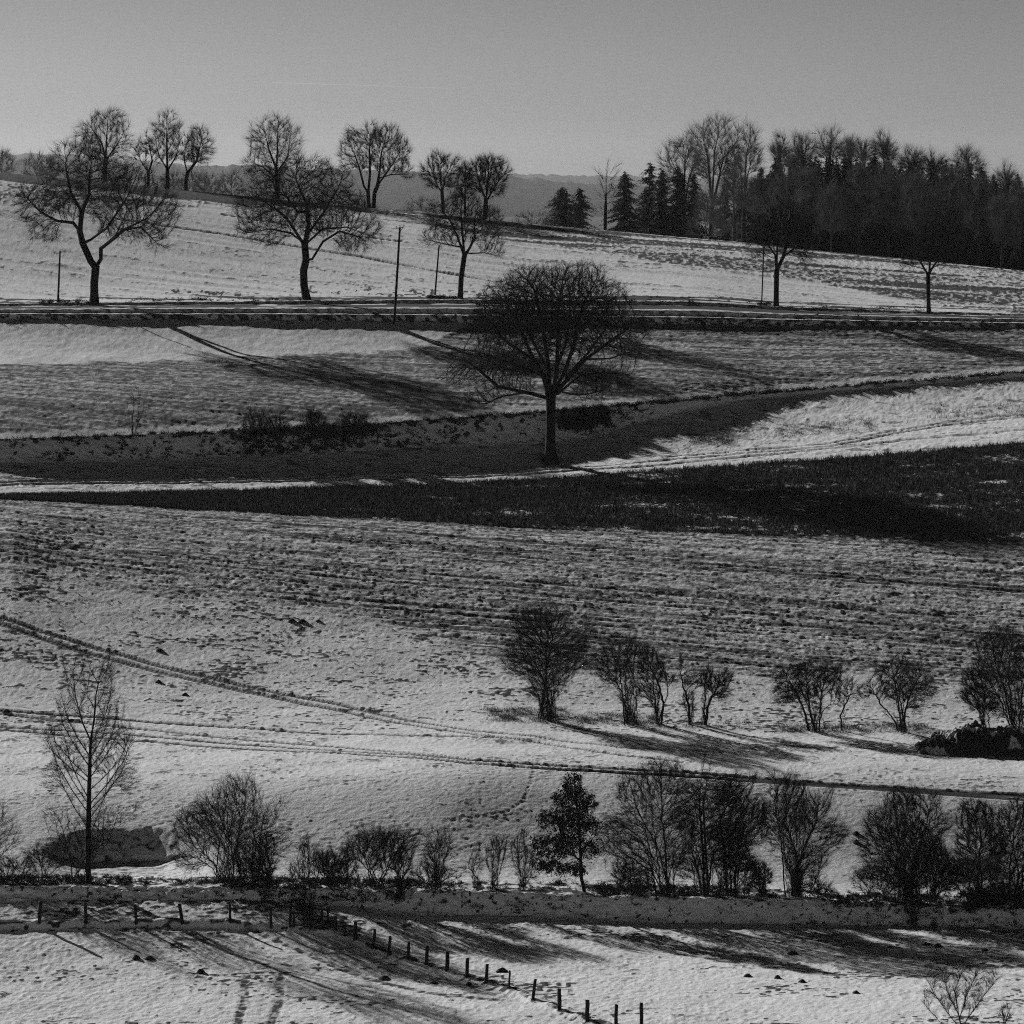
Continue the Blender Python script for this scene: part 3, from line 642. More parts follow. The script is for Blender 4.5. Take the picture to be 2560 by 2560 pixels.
bare_tree('ridge_tree', 'tall oval bare tree on the ridge behind the second roadside tree', 'tree', HG, 'A', (1338, 575),
    [[(1338, 585), (1338, 500), (1335, 430)], [(1335, 430), (1300, 340), (1280, 260)], [(1335, 430), (1340, 330), (1340, 240)], [(1336, 450), (1390, 370), (1400, 290)], [(1338, 480), (1270, 420), (1220, 400)]],
    [(1340, 240, 75, 55), (1270, 290, 70, 90), (1400, 310, 60, 90), (1330, 370, 110, 90), (1240, 420, 65, 60), (1290, 470, 80, 40)], 3600, .5, .36, 6500, 1.1, D=650, trop=.15, seed=35, twr=.013)
bare_tree('ridge_tree', 'slim left one of two trees growing close together on the open ridge', 'tree', HG, 'B', (265, 578),
    [[(263, 590), (258, 500), (235, 460), (215, 380), (190, 300)], [(258, 500), (268, 400), (265, 280), (270, 200)]],
    [(190, 220, 60, 70), (150, 290, 45, 80), (270, 220, 60, 75), (230, 330, 70, 70), (140, 370, 35, 35)], 2300, .48, .26, 4200, 1.0, D=648, trop=.12, seed=36, twr=.013)
bare_tree('ridge_tree', 'fuller right one of two trees growing close together on the open ridge', 'tree', HG, 'B', (286, 578),
    [[(286, 590), (292, 500), (308, 460), (320, 380), (330, 280)], [(308, 460), (350, 400), (400, 330)], [(320, 420), (380, 400), (440, 400)]],
    [(350, 220, 80, 75), (420, 270, 65, 70), (400, 350, 80, 60), (330, 330, 60, 80), (450, 400, 45, 35)], 2600, .48, .28, 5000, 1.0, D=648, trop=.12, seed=37, twr=.013)
bare_tree('ridge_tree', 'upright bare tree on the ridge up-left of the third roadside tree', 'tree', HG, 'B', (660, 612),
    [[(660, 625), (660, 560), (655, 500)], [(655, 500), (620, 440), (600, 380)], [(655, 500), (670, 420), (700, 360)], [(655, 510), (645, 400), (650, 330)]],
    [(640, 350, 60, 60), (590, 390, 45, 55), (710, 370, 45, 65), (650, 440, 75, 60)], 2100, .48, .24, 4200, 1.0, D=646, trop=.15, seed=38, twr=.013)
bare_tree('ridge_tree', 'dense dark bare tree on the ridge up-right of the third roadside tree', 'tree', HG, 'B', (887, 645),
    [[(887, 655), (888, 580), (890, 540)], [(890, 540), (860, 460), (840, 380)], [(890, 540), (900, 450), (905, 350)], [(890, 550), (930, 480), (970, 420)]],
    [(890, 370, 75, 60), (960, 400, 55, 65), (830, 420, 50, 80), (900, 470, 85, 50), (940, 350, 40, 40)], 3400, .46, .30, 7500, 1.0, D=644, trop=.15, seed=39, twr=.014)
bare_tree('ridge_tree', 'narrow bare tree squeezed between two rounded ones on the ridge', 'tree', HG, 'B', (778, 628),
    [[(778, 640), (778, 540), (780, 460)]], [(780, 410, 35, 70), (770, 500, 40, 60)], 900, .46, .16, 2200, .9, D=647, trop=.15, seed=40, twr=.013)
# mid-distance fuzzy crowns showing above the skyline
UG = 'small bare trees peeping over the ridge'
for i, (x, yt, wd, Dd, lb) in enumerate([(5, 385, 60, 800, 'rounded bare crown peeping over the ridge at the far left edge'), (92, 390, 75, 820, 'domed bare crown over the ridge left of the leftmost roadside tree'), (125, 398, 50, 830, 'low bare crown over the ridge touching the leftmost roadside tree'),
        (435, 440, 50, 800, 'small hazy crown left in the thicket right of the leaning ridge tree'), (480, 436, 70, 810, 'broad hazy crown in the middle of the thicket on the ridge'), (520, 444, 60, 800, 'small hazy crown right in the thicket on the ridge'),
        (580, 436, 62, 805, 'hazy rounded crown just left of the second roadside tree'), (838, 520, 90, 790, 'low bare dome at the foot of the two close ridge trees'), (905, 513, 60, 790, 'low dome between the close pair and the upright ridge tree'),
        (1055, 505, 85, 790, 'wide low dome of bare twigs left of the upright ridge tree'), (1225, 525, 60, 780, 'small bare bush right of the dense dark ridge tree'), (1330, 538, 110, 900, 'hazy low crown in the dip left of the spruces'), (1400, 542, 90, 900, 'second hazy low crown in the dip, nearer the spruces')]):
    yb = float(np.interp(x, pxc[OFF:-OFF], rM[OFF:-OFF])) + 18
    yb = yb + (25 if yt > 500 else 10)
    hgt = yb - yt
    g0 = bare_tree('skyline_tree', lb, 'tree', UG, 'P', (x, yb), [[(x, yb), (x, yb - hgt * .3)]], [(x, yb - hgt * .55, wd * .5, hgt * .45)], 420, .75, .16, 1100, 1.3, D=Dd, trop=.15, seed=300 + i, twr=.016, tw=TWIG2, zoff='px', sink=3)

# ------------------------------------------------------------------ bushes in the middle distance
MGp = 'leafless bushes in the middle meadow'
def bush(name, label, cat, group, fr, base, blobs, n, step, rb, ntw, twl, stems, **kw):
    if 4500 < ntw < 12500: ntw = int(ntw * 1.15)
    return bare_tree(name, label, cat, group, fr, base, kw.pop('limbs', []), blobs, n, step, rb, ntw, twl, stems=stems, **{**dict(thr=.035, rt=.0085, twr=.0078, trop=.34, jit=.09), **kw})
bush('bush', 'tallest of the middle meadow bushes, leftmost, with thick dark base', 'bush', MGp, 'c', (470, 965), [(380, 380, 140, 150), (510, 330, 100, 120), (640, 440, 100, 110), (300, 560, 110, 130), (470, 560, 200, 200), (690, 560, 90, 90), (460, 760, 110, 110)], 6500, .24, .13, 15000, .55, 26, stemspread=1.3, seed=101)
bush('bush', 'fan-shaped bush right of the tallest middle meadow bush', 'bush', MGp, 'c', (1030, 992), [(900, 500, 90, 80), (1040, 480, 110, 70), (980, 620, 150, 120), (850, 600, 60, 90), (1040, 780, 80, 110)], 2600, .24, .08, 5500, .5, 18, stemspread=1.2, seed=102)
bush('bush', 'gnarled bush with curved trunk beside the fan-shaped bush', 'bush', MGp, 'c', (1222, 995), [(1160, 540, 80, 60), (1130, 640, 60, 80), (1230, 640, 90, 80), (1300, 690, 60, 50), (1180, 780, 70, 80)], 2200, .22, .13, 4500, .45, 6, stemspread=.9, seed=103,
     limbs=[[(1250, 990), (1265, 860), (1240, 740), (1190, 640)], [(1265, 860), (1300, 780), (1290, 690)]])
bush('bush', 'narrow crooked bush with one tall shoot, fourth from left in the middle row', 'bush', MGp, 'c', (1462, 1000), [(1390, 600, 30, 70), (1430, 700, 60, 60), (1490, 700, 40, 70), (1440, 820, 60, 60)], 900, .22, .11, 1900, .4, 5, stemspread=.6, seed=104,
     limbs=[[(1450, 995), (1440, 850), (1400, 730), (1385, 640), (1388, 540)]])
bush('bush', 'short-trunked bush leaning right, fifth from left in the middle row', 'bush', MGp, 'c', (1553, 1002), [(1600, 720, 90, 80), (1680, 690, 60, 50), (1550, 680, 50, 50), (1640, 790, 70, 40)], 1700, .22, .12, 3800, .45, 3, stemspread=.5, seed=105,
     limbs=[[(1550, 1000), (1548, 880), (1560, 800)], [(1560, 1000), (1570, 880), (1610, 790)]])
bush('bush', 'wide spreading thorny bush right of centre, with a thin tree beside it', 'bush', MGp, 'd', (490, 1045), [(300, 700, 100, 90), (420, 640, 110, 70), (560, 680, 110, 90), (430, 780, 200, 90), (620, 760, 60, 80), (290, 830, 70, 40)], 4200, .24, .14, 9000, .45, 8, stemspread=1.1, seed=106,
     limbs=[[(450, 1040), (410, 880), (340, 740), (280, 640)], [(490, 1040), (450, 900), (440, 760), (430, 640)], [(520, 1040), (520, 930), (590, 860), (640, 860)]])
bush('sapling', 'thin pale-stemmed sapling between the two wide bushes on the right', 'sapling', None, 'd', (677, 1037), [(720, 740, 60, 60), (700, 820, 60, 50), (770, 800, 30, 60)], 500, .22, .07, 1000, .4, 1, seed=107, limbs=[[(677, 1037), (668, 940), (700, 860), (740, 780)]])
bush('bush', 'open wide bush between the thin sapling and the earth heap', 'bush', MGp, 'd', (1095, 1052), [(930, 650, 90, 70), (1060, 620, 110, 80), (1200, 650, 90, 70), (880, 760, 80, 60), (1080, 780, 190, 90), (1180, 880, 80, 40)], 3600, .24, .13, 7000, .45, 8, stemspread=1.0, seed=108,
     limbs=[[(1070, 1045), (1040, 970), (940, 850), (870, 720)], [(1090, 1045), (1070, 900), (1050, 740), (1030, 640)], [(1110, 1045), (1110, 900), (1160, 760), (1210, 660)]])
bush('bush', 'small bush rising behind the left end of the earth heap', 'bush', MGp, 'd', (1665, 1022), [(1600, 800, 110, 90), (1560, 700, 80, 90), (1660, 880, 90, 60)], 2200, .24, .09, 5000, .45, 8, stemspread=.8, seed=109)
bush('bush', 'big many-stemmed bush behind the earth heap at the right edge', 'bush', MGp, 'd', (1885, 1035), [(1700, 480, 130, 120), (1850, 450, 150, 110), (2020, 480, 150, 120), (1700, 680, 160, 130), (1900, 700, 230, 180), (2100, 680, 120, 160), (1840, 880, 150, 100)], 7500, .25, .15, 17000, .5, 26, stemspread=1.8, seed=110)

# ------------------------------------------------------------------ hedge along the lower embankment
HG2 = 'leafless bushes of the hedge above the lower embankment'
bush('bush', 'bush cut by the left edge of the photo above the embankment', 'bush', HG2, 'a', (-70, 1600), [(-30, 1200, 80, 110), (10, 1350, 90, 130), (-60, 1400, 120, 150)], 1200, .24, .07, 1800, .5, 12, seed=120)
bush('bush', 'small low bush left of the young poplar', 'bush', HG2, 'a', (245, 1612), [(240, 1470, 100, 70), (190, 1450, 50, 50), (290, 1500, 60, 50)], 700, .2, .04, 1300, .4, 11, stemspread=.8, seed=121)
def poplar_limbs():
    h = np.random.default_rng(9)
    L_ = [[(503, 1612), (500, 1400), (505, 1150), (510, 950), (515, 800)], [(515, 800), (470, 700), (430, 560), (415, 420), (430, 330)], [(515, 800), (535, 680), (545, 540), (570, 420), (595, 330)]]
    for i, y0 in enumerate(np.linspace(1330, 840, 17)):
        sd = -1 if i % 2 else 1; y0 = y0 + h.uniform(-22, 22); rch = (210 if y0 > 1000 else 170) * h.uniform(.6, 1.25) * min(1, (1480 - y0) / 200); up_ = h.uniform(270, 450) * (1 if y0 > 950 else .9); dp = h.uniform(-1.6, 1.6)
        L_.append([(506, y0), (506 + sd * rch * .42, y0 - up_ * .30, dp * .4), (506 + sd * rch * .78, y0 - up_ * .62, dp * .8), (506 + sd * rch, y0 - up_, dp)])
    for x0, y0 in ((445, 620), (420, 500), (540, 620), (560, 480)):
        for sd in (-1, 1): L_.append([(x0, y0), (x0 + sd * 45, y0 - 90, sd * .5), (x0 + sd * 60, y0 - 190, sd * .8)])
    return L_
bare_tree('poplar_tree', 'slender young bare poplar with forked top at lower left', 'tree', None, 'a', (503, 1612),
    poplar_limbs(),
    [(425, 430, 55, 100), (590, 430, 80, 100), (430, 620, 100, 120), (600, 620, 100, 120), (360, 820, 120, 110), (640, 820, 140, 110), (510, 900, 180, 120), (330, 1030, 100, 80), (690, 1020, 100, 80)],
    2200, .28, .19, 6500, .6, trop=.4, seed=122, twr=.008, rt=.009, thr=.04, dk=2.6, jit=.1, flare=.4)
bush('bush', 'dense tangle of low twigs around the foot of the young poplar', 'bush', HG2, 'a', (470, 1612), [(330, 1230, 90, 70), (600, 1240, 90, 80), (720, 1230, 80, 60), (450, 1350, 210, 120), (620, 1380, 120, 90), (380, 1460, 100, 60)], 1700, .24, .06, 2400, .45, 12, stemspread=1.5, seed=123)
bush('bush', 'large rounded dark bush right of the young poplar', 'bush', HG2, 'a', (1335, 1610), [(1340, 1110, 130, 90), (1180, 1200, 130, 100), (1500, 1220, 100, 90), (1320, 1300, 280, 160), (1080, 1400, 110, 110), (1560, 1380, 90, 110), (1100, 1500, 140, 70), (1420, 1480, 160, 100)], 6500, .25, .085, 14000, .5, 44, stemspread=3.0, seed=124)
bush('bush', 'low dark thicket at the right foot of the large rounded bush', 'bush', HG2, 'a', (1530, 1630), [(1530, 1440, 60, 90), (1500, 1540, 70, 70)], 1000, .2, .05, 2600, .4, 9, seed=125)
bush('bush', 'tall slim bush growing straight up through the wooden gate', 'bush', HG2, 'g', (650, 672), [(590, 120, 120, 130), (720, 60, 110, 120), (650, -80, 130, 110), (560, 300, 60, 90), (650, 330, 50, 60)], 1700, .18, .05, 3200, .38, 9, stemspread=.7, seed=126)
bush('bush', 'low thorny bush between the gate bush and a spreading bush', 'bush', HG2, 'b', (185, 805), [(180, 690, 90, 60), (140, 640, 50, 50), (230, 650, 60, 50)], 1300, .2, .04, 3200, .4, 10, stemspread=.9, seed=127)
bush('bush', 'spreading bush with arching twigs right of the gate', 'bush', HG2, 'b', (402, 805), [(420, 560, 170, 60), (300, 600, 70, 60), (560, 560, 70, 50), (430, 660, 130, 80)], 2600, .22, .08, 5200, .5, 9, stemspread=.7, seed=128, trop=.1)
bush('bush', 'narrow scruffy bush standing lower on the embankment right of the spreading bush', 'bush', HG2, 'b', (540, 855), [(550, 690, 55, 90), (550, 780, 45, 60)], 1300, .2, .05, 3200, .38, 10, stemspread=.7, seed=129)
bush('bush', 'open fan bush with fine shoots in the middle of the hedge', 'bush', HG2, 'b', (725, 815), [(740, 600, 85, 90), (690, 560, 40, 60), (800, 560, 35, 60), (740, 720, 60, 60)], 1300, .22, .05, 2600, .45, 15, stemspread=1.3, seed=130)
bush('bush', 'thin sparse shoots, first of three light bushes left of the leafy tree', 'bush', HG2, 'b', (958, 803), [(950, 640, 45, 60), (920, 690, 40, 40)], 350, .22, .04, 700, .4, 6, stemspread=.5, seed=131)
bush('bush', 'thin upright bush, middle one of three left of the leafy tree', 'bush', HG2, 'b', (1043, 803), [(1050, 610, 60, 80), (1030, 680, 40, 60)], 800, .22, .04, 1500, .42, 8, stemspread=.6, seed=132)
bush('bush', 'thin bush with one dark stem just left of the leafy tree', 'bush', HG2, 'b', (1190, 812), [(1190, 600, 60, 90), (1200, 700, 60, 70)], 900, .22, .05, 1800, .42, 8, stemspread=.7, seed=133)
bush('bush', 'tall spreading bush right of the leafy tree', 'bush', HG2, 'P', (1668, 2240), [(1600, 1990, 70, 60), (1660, 1960, 70, 50), (1590, 2100, 90, 70), (1680, 2090, 70, 110), (1620, 2180, 80, 50)], 5500, .24, .12, 14000, .5, 20, stemspread=1.4, seed=134)
bush('bush', 'tallest dark thicket of the hedge with thick twin stems', 'bush', HG2, 'e', (238, 812), [(230, 300, 150, 110), (120, 400, 110, 120), (260, 500, 180, 150), (200, 650, 140, 100)], 6000, .24, .17, 12000, .5, 14, stemspread=1.6, seed=135, trop=.12, limbs=[[(215, 810), (210, 600), (190, 300), (215, 60)], [(210, 320), (240, 150), (270, 20)]])
bush('bush', 'dark bush with thick curving stems right of the tallest thicket', 'bush', HG2, 'e', (345, 815), [(360, 300, 120, 90), (440, 380, 110, 110), (360, 480, 130, 130), (500, 460, 60, 80), (400, 640, 120, 80)], 4500, .24, .16, 9500, .5, 10, stemspread=1.3, seed=136, trop=.12)
bush('bush', 'small dense bush between the dark thicket and a neat fan bush', 'bush', HG2, 'e', (530, 812), [(530, 720, 60, 70), (500, 760, 40, 40)], 1300, .18, .04, 3600, .35, 10, stemspread=.8, seed=137)
bush('bush', 'neat fan-shaped willow bush left of the gap in the hedge', 'bush', HG2, 'e', (712, 818), [(690, 280, 110, 90), (820, 340, 90, 80), (720, 420, 180, 150), (880, 500, 90, 100), (640, 480, 80, 120), (760, 640, 150, 110)], 6000, .26, .09, 13000, .6, 34, stemspread=1.3, seed=138, trop=.3)
bush('bush', 'large neat fan-shaped willow bush right of the gap in the hedge', 'bush', HG2, 'e', (1340, 850), [(1310, 350, 150, 90), (1180, 440, 110, 110), (1430, 380, 90, 100), (1300, 520, 220, 160), (1120, 560, 80, 100), (1280, 690, 170, 110), (1130, 700, 90, 60)], 8000, .26, .10, 18000, .6, 38, stemspread=1.5, seed=139, trop=.3)
bush('bush', 'small stub bush low on the embankment below the large willow bush', 'bush', HG2, 'e', (1342, 978), [(1340, 890, 35, 60)], 350, .16, .06, 900, .3, 9, stemspread=.5, seed=140)
bush('bush', 'dense black bush pressed against the right side of the large willow bush', 'bush', HG2, 'e', (1450, 848), [(1470, 600, 100, 130), (1500, 740, 110, 90), (1440, 700, 60, 110)], 3400, .22, .09, 6500, .42, 14, stemspread=1.2, seed=141)
bush('bush', 'round-topped bush with thick stem second from right in the hedge', 'bush', HG2, 'e', (1690, 800), [(1680, 430, 110, 90), (1640, 540, 90, 100), (1740, 560, 90, 110), (1680, 680, 120, 90)], 4200, .24, .14, 9500, .45, 5, stemspread=.7, seed=142, trop=.08, limbs=[[(1690, 800), (1685, 650), (1700, 560)]])
bush('bush', 'tall bush cut by the right edge of the photo in the hedge', 'bush', HG2, 'e', (1875, 850), [(1870, 420, 90, 110), (1960, 400, 100, 120), (1860, 600, 110, 130), (1980, 640, 120, 140), (1850, 760, 100, 70)], 5000, .24, .13, 12000, .45, 12, stemspread=1.1, seed=143, trop=.1)
bush('bush', 'low black undergrowth bush at the right end of the embankment', 'bush', HG2, 'e', (1740, 868), [(1720, 820, 130, 45), (1860, 820, 120, 50)], 2500, .2, .04, 8000, .35, 26, stemspread=4.0, seed=144)
bare_tree('sapling', 'open branched sapling at the bottom right corner', 'sapling', None, 'e', (1592, 1545),
    [[(1592, 1545), (1580, 1440), (1560, 1330), (1600, 1220)], [(1590, 1530), (1520, 1440), (1450, 1340), (1410, 1260)], [(1592, 1530), (1660, 1430), (1740, 1320), (1790, 1260)], [(1585, 1480), (1620, 1360), (1680, 1230)], [(1580, 1450), (1520, 1330), (1500, 1220)], [(1592, 1545), (1480, 1490), (1400, 1400)]],
    [(1500, 1270, 90, 80), (1600, 1250, 80, 80), (1700, 1280, 80, 90), (1440, 1370, 60, 60), (1600, 1390, 130, 70)], 900, .2, .06, 3000, .5, trop=.35, seed=145, twr=.007, rt=.007, thr=.03, dk=2.8)
bush('sapling', 'tiny thin sapling in the bottom right corner, right of the open branched one', 'sapling', None, 'e', (1825, 1540), [(1830, 1450, 40, 50)], 150, .18, .03, 320, .3, 4, stemspread=.3, seed=146)
bush('sapling', 'lone leafless sapling on top of the long embankment at left', 'sapling', None, 'D', (715, 728), [(730, 560, 40, 70), (700, 600, 20, 80)], 220, .28, .09, 320, .5, 1, stemspread=.2, seed=147, trop=.5, dk=3,
     limbs=[[(718, 728), (745, 650), (748, 560), (745, 490)], [(712, 728), (695, 660), (688, 580)], [(712, 728), (712, 620), (722, 530)], [(740, 665), (768, 600), (775, 545)]])
for i, (x, y, wd, h_, n_, lb) in enumerate([(1370, 745, 55, 140, 500, 'thin upright shrub at the left end of the dark thicket on the embankment'), (1500, 740, 50, 90, 400, 'small shrub second in the thicket on the embankment'),
        (1700, 740, 60, 120, 700, 'rounded shrub in the middle of the thicket on the embankment'), (1880, 740, 70, 110, 700, 'dark shrub at the right end of the thicket on the embankment')]):
    bush('shrub', lb, 'shrub', 'shrubs on the long embankment', 'D', (x, y), [(x, y - h_ * .5, wd * 1.3, h_ * .6), (x + wd, y - h_ * .2, wd, h_ * .4)], int(n_ * 1.9), .25, .06, n_ * 7, .5, 12, stemspread=2.0, seed=150 + i)
for i, (x, y, wd, h_) in enumerate([(1110, 1030, 80, 90), (1210, 1030, 90, 110), (1300, 1000, 60, 100)]):
    bush('shrub', ['dark bramble shrub directly right of the oak trunk', 'dark bramble shrub on the embankment, middle of three right of the oak', 'dark bramble shrub on the embankment, farthest of three right of the oak'][i], 'shrub', 'shrubs on the long embankment', 'E', (x, y), [(x, y - h_ * .5, wd * .7, h_ * .5)], 1300, .25, .05, 5000, .42, 14, stemspread=2.2, seed=160 + i)

# ------------------------------------------------------------------ young oak that kept its withered leaves
def leafy(label, fr, base, limbs, blobs, n, seed):
    o = bare_tree('leafy_tree', label, 'tree', None, fr, base, limbs, blobs, n, .3, .13, 900, .4, trop=.1, seed=seed, twr=.009)
    g = np.random.default_rng(seed + 1); bx, by = tp(fr, *base); X, D, Z = hit(bx, by); sc_ = D / F
    bl = []
    for b in blobs:
        q = tp(fr, b[0], b[1]); rx = b[2] * FR[fr][2] * sc_; rz = b[3] * FR[fr][2] * sc_
        bl.append(((q[0] - bx) * sc_, 0, CAMZ - (q[1] - EYE) * sc_ - Z, rx, rx * .85, rz))
    P = sample_blobs(bl, 400, g); N_ = 40
    P = (P[:, None] + g.normal(0, .16, (len(P), N_, 3)) * g.uniform(.6, 1.3, (len(P), 1, 1))).reshape(-1, 3); P = P[P[:, 2] > .5]
    a = g.normal(0, 1, (len(P), 3)); a /= np.linalg.norm(a, axis=1, keepdims=True); b_ = np.cross(a, g.normal(0, 1, a.shape)); b_ /= np.linalg.norm(b_, axis=1, keepdims=True)
    l = g.uniform(.05, .11, (len(P), 1))
    V = np.stack([P - a * l, P + b_ * l * .5, P + a * l, P - b_ * l * .5], 1).reshape(-1, 3)
    mesh_obj('foliage', V, np.arange(len(V)).reshape(-1, 4), m=LEAF, parent=o)
leafy('small conical tree still holding withered leaves in the middle of the hedge', 'b', (1528, 818), [[(1528, 818), (1510, 740), (1505, 600), (1490, 400), (1470, 220)], [(1505, 650), (1400, 560)], [(1505, 600), (1580, 520)]],
      [(1460, 250, 55, 70), (1420, 330, 70, 60), (1520, 340, 70, 70), (1350, 430, 75, 60), (1460, 440, 100, 70), (1560, 470, 60, 60), (1330, 560, 90, 70), (1450, 560, 90, 70), (1550, 580, 60, 60), (1310, 660, 70, 50), (1400, 690, 60, 40), (1500, 690, 50, 40)], 1500, 170)

# ------------------------------------------------------------------ spruces and the forest
def spruce_meshes(H, rb, g, droop=.3, dens=1.0, bare=.06, ragged=.25):
    zt = np.arange(bare * H, H * .985, H * .022 / dens); tri = []; br = []
    for z in zt:
        f = 1 - z / H; rad = rb * (f ** .66) * (1 - .15 * (f > .9))
        for k in range(g.integers(4, 7)):
            a = g.uniform(0, 2 * math.pi); Lb = rad * g.uniform(1 - ragged * 1.6, 1 + ragged) + .15; d = np.array([math.cos(a), math.sin(a), 0]); sd = np.array([-d[1], d[0], 0])
            t = np.linspace(.1, 1, max(3, int(Lb / .32)))
            P = np.outer(t * Lb, d); P[:, 2] = z + .12 * Lb * t - droop * Lb * t ** 1.6 * 1.4 + .18 * Lb * np.maximum(t - .75, 0)
            br.append((np.array([0, 0, z]), P[-1]))
            for p, tt in zip(P, t):
                w_ = (.42 * (1.1 - tt) + .16) * min(1, Lb); m = 5
                o = p + g.normal(0, .09, (m, 3)); dirn = d * g.uniform(.1, .9, (m, 1)) + sd * g.uniform(-1, 1, (m, 1)) + np.array([0, 0, -.45]) * g.uniform(.2, 1.4, (m, 1))
                dirn /= np.linalg.norm(dirn, axis=1, keepdims=True); cr = np.cross(dirn, g.normal(0, 1, (m, 3))); cr /= np.linalg.norm(cr, axis=1, keepdims=True)
                tri.append(np.stack([o - cr * w_ * .22, o + cr * w_ * .22, o + dirn * w_ * 1.15], 1))
    T = np.concatenate(tri).reshape(-1, 3)
    top = frustums(np.array([[0, 0, -1.5], [0, 0, H * .5]]), np.array([[0, 0, H * .5], [0, 0, H]]), np.array([H * .014, H * .009]), np.array([H * .009, .02]), 8)
    b0 = np.array([b[0] for b in br]); b1 = np.array([b[1] for b in br]); bb = frustums(b0, b1, np.full(len(b0), .03), np.full(len(b0), .01), 3)
    return join([top, bb]), T
def spruce(label, group, X, D, H, rb, g, zb=None, **kw):
    Z = zat(X, D) if zb is None else zb
    tk, fl = spruce_meshes(H, rb, g, **kw); o = empty('spruce_tree', (X, D, Z)); tag(o, label, 'tree', group)
    mesh_obj('trunk', tk[0], tk[1], m=BARK, parent=o, smooth=True); mesh_obj('foliage', fl, None, np.arange(len(fl)).reshape(-1, 3), m=NEEDLE, parent=o)
    return o
def copy_tree(src, name, label, group, loc, sxy, sz, rz):
    o = src.copy(); C.objects.link(o); o.name = name; o.location = loc; o.scale = (sxy, sxy, sz); o.rotation_euler = (0, 0, rz); o['label'] = label
    if group: o['group'] = group
    for c in src.children:
        d = c.copy(); C.objects.link(d); d.parent = o
    return o
g = np.random.default_rng(5)
def top_h(x, D, yt):
    X = (x - 1280) / F * D; Z = zat(X, D); return X, Z, (CAMZ - (yt - EYE) / F * D) - Z
SG = 'dark spruces at the left end of the forest'
for fr, x, yt, D, rb, lb, kw in [('B', 1300, 466, 690, 5.2, 'leftmost spruce, leaning and ragged, before the far hill', dict(ragged=.45, droop=.35)), ('B', 1395, 470, 700, 4.2, 'ragged spruce mixed with bare twigs, second from left before the far hill', dict(ragged=.5)),
        ('B', 1636, 382, 700, 4.8, 'even cone-shaped spruce right of the dead pole-like tree', dict(ragged=.3)), ('B', 1772, 322, 705, 4.0, 'tall narrow spruce with a split ragged top', dict(ragged=.5, dens=.8)), ('B', 1835, 362, 700, 3.9, 'narrow spruce standing against its taller ragged neighbour', dict(ragged=.4)),
        ('C', 190, 330, 705, 4.6, 'shadowy spruce below the tall spreading bare crowns', dict(ragged=.4)), ('C', 270, 370, 700, 4.2, 'low dark spruce among pale brushwood', dict(ragged=.35)), ('C', 425, 425, 712, 4.0, 'dark spruce closing the gap behind the small dark bare tree', dict(ragged=.4)), ('C', 560, 400, 715, 4.0, 'dark spruce closing the gap just left of the dense forest', dict(ragged=.4)), ('C', 500, 450, 720, 4.2, 'low spruce half hidden in the gap left of the dense forest', dict(ragged=.4)), ('C', 30, 440, 712, 4.0, 'short spruce behind the two narrow ones', dict(ragged=.4))]:
    px_, py_ = tp(fr, x, yt); X, Z, H = top_h(px_, D, py_); spruce(lb, SG, X, D, H, rb, g, **kw)
protos = []
FGp = 'tightly packed spruces of the forest edge'
spots = []
for D, xs, j in ((702, range(1905, 2640, 47), 0), (712, range(1890, 2660, 43), 1), (724, range(1880, 2700, 41), 2), (738, range(1905, 2730, 45), 3)):
    for x in xs: spots.append((D + g.uniform(-4, 4), x + g.uniform(-10, 10), j))
tops = [(610, 335), (680, 285), (820, 265), (950, 260), (1030, 265), (1090, 290), (1180, 260), (1250, 285), (1380, 290), (1460, 300), (1540, 295), (1600, 300), (1660, 310), (1720, 330), (1780, 370), (1830, 440), (1900, 365)]
cuts = np.array([tp('C', a, b) for a, b in tops])
def env(x): return float(np.interp(x, [1880, 1900, 1940, 2000, 2090, 2260, 2400, 2460, 2490, 2520, 2545, 2700], [460, 425, 398, 385, 382, 390, 402, 412, 440, 470, 440, 420]))
allsp = [(715, x, y, 1) for x, y in cuts] + [(D, x, env(x) + g.uniform(2, 24) + (12 if j == 0 else 0), 0) for D, x, j in spots]
allsp.sort(key=lambda q: q[1])
for i in range(3): protos.append(None)
for i, (D, x, yt, first) in enumerate(allsp):
    X, Z, H = top_h(x, D, yt)
    side = 'left end' if x < 1990 else 'left part' if x < 2110 else 'left of the middle' if x < 2220 else 'right of the middle' if x < 2340 else 'right part' if x < 2460 else 'right end' if x < 2570 else 'beyond the right photo edge'
    row_ = 'front row' if D < 708 else 'second row' if D < 718.5 else 'third row' if D < 731 else 'back row'
    lb = ('pointed spruce top standing out of the forest roofline, number %s from its left end' % ['one', 'two', 'three', 'four', 'five', 'six', 'seven', 'eight', 'nine', 'ten', 'eleven', 'twelve', 'thirteen', 'fourteen', 'fifteen', 'sixteen', 'seventeen'][[q[1] for q in allsp if q[3]].index(x)]) if first else 'dark spruce packed in the %s of the forest, %s' % (row_, side)
    gp = 'pointed spruce tops of the forest roofline' if first else FGp + ', ' + side
    k = i % 3
    if protos[k] is None:
        o = spruce(lb, gp, X, D, H, 4.3 + .4 * k, g, ragged=.3); protos[k] = (o, H)
    else:
        p_, Hp = protos[k]; f = H / Hp; copy_tree(p_, 'spruce_tree', lb, gp, (X, D, Z), g.uniform(.85, 1.15) * (.8 if first else 1.05), f, g.uniform(0, 6.28))
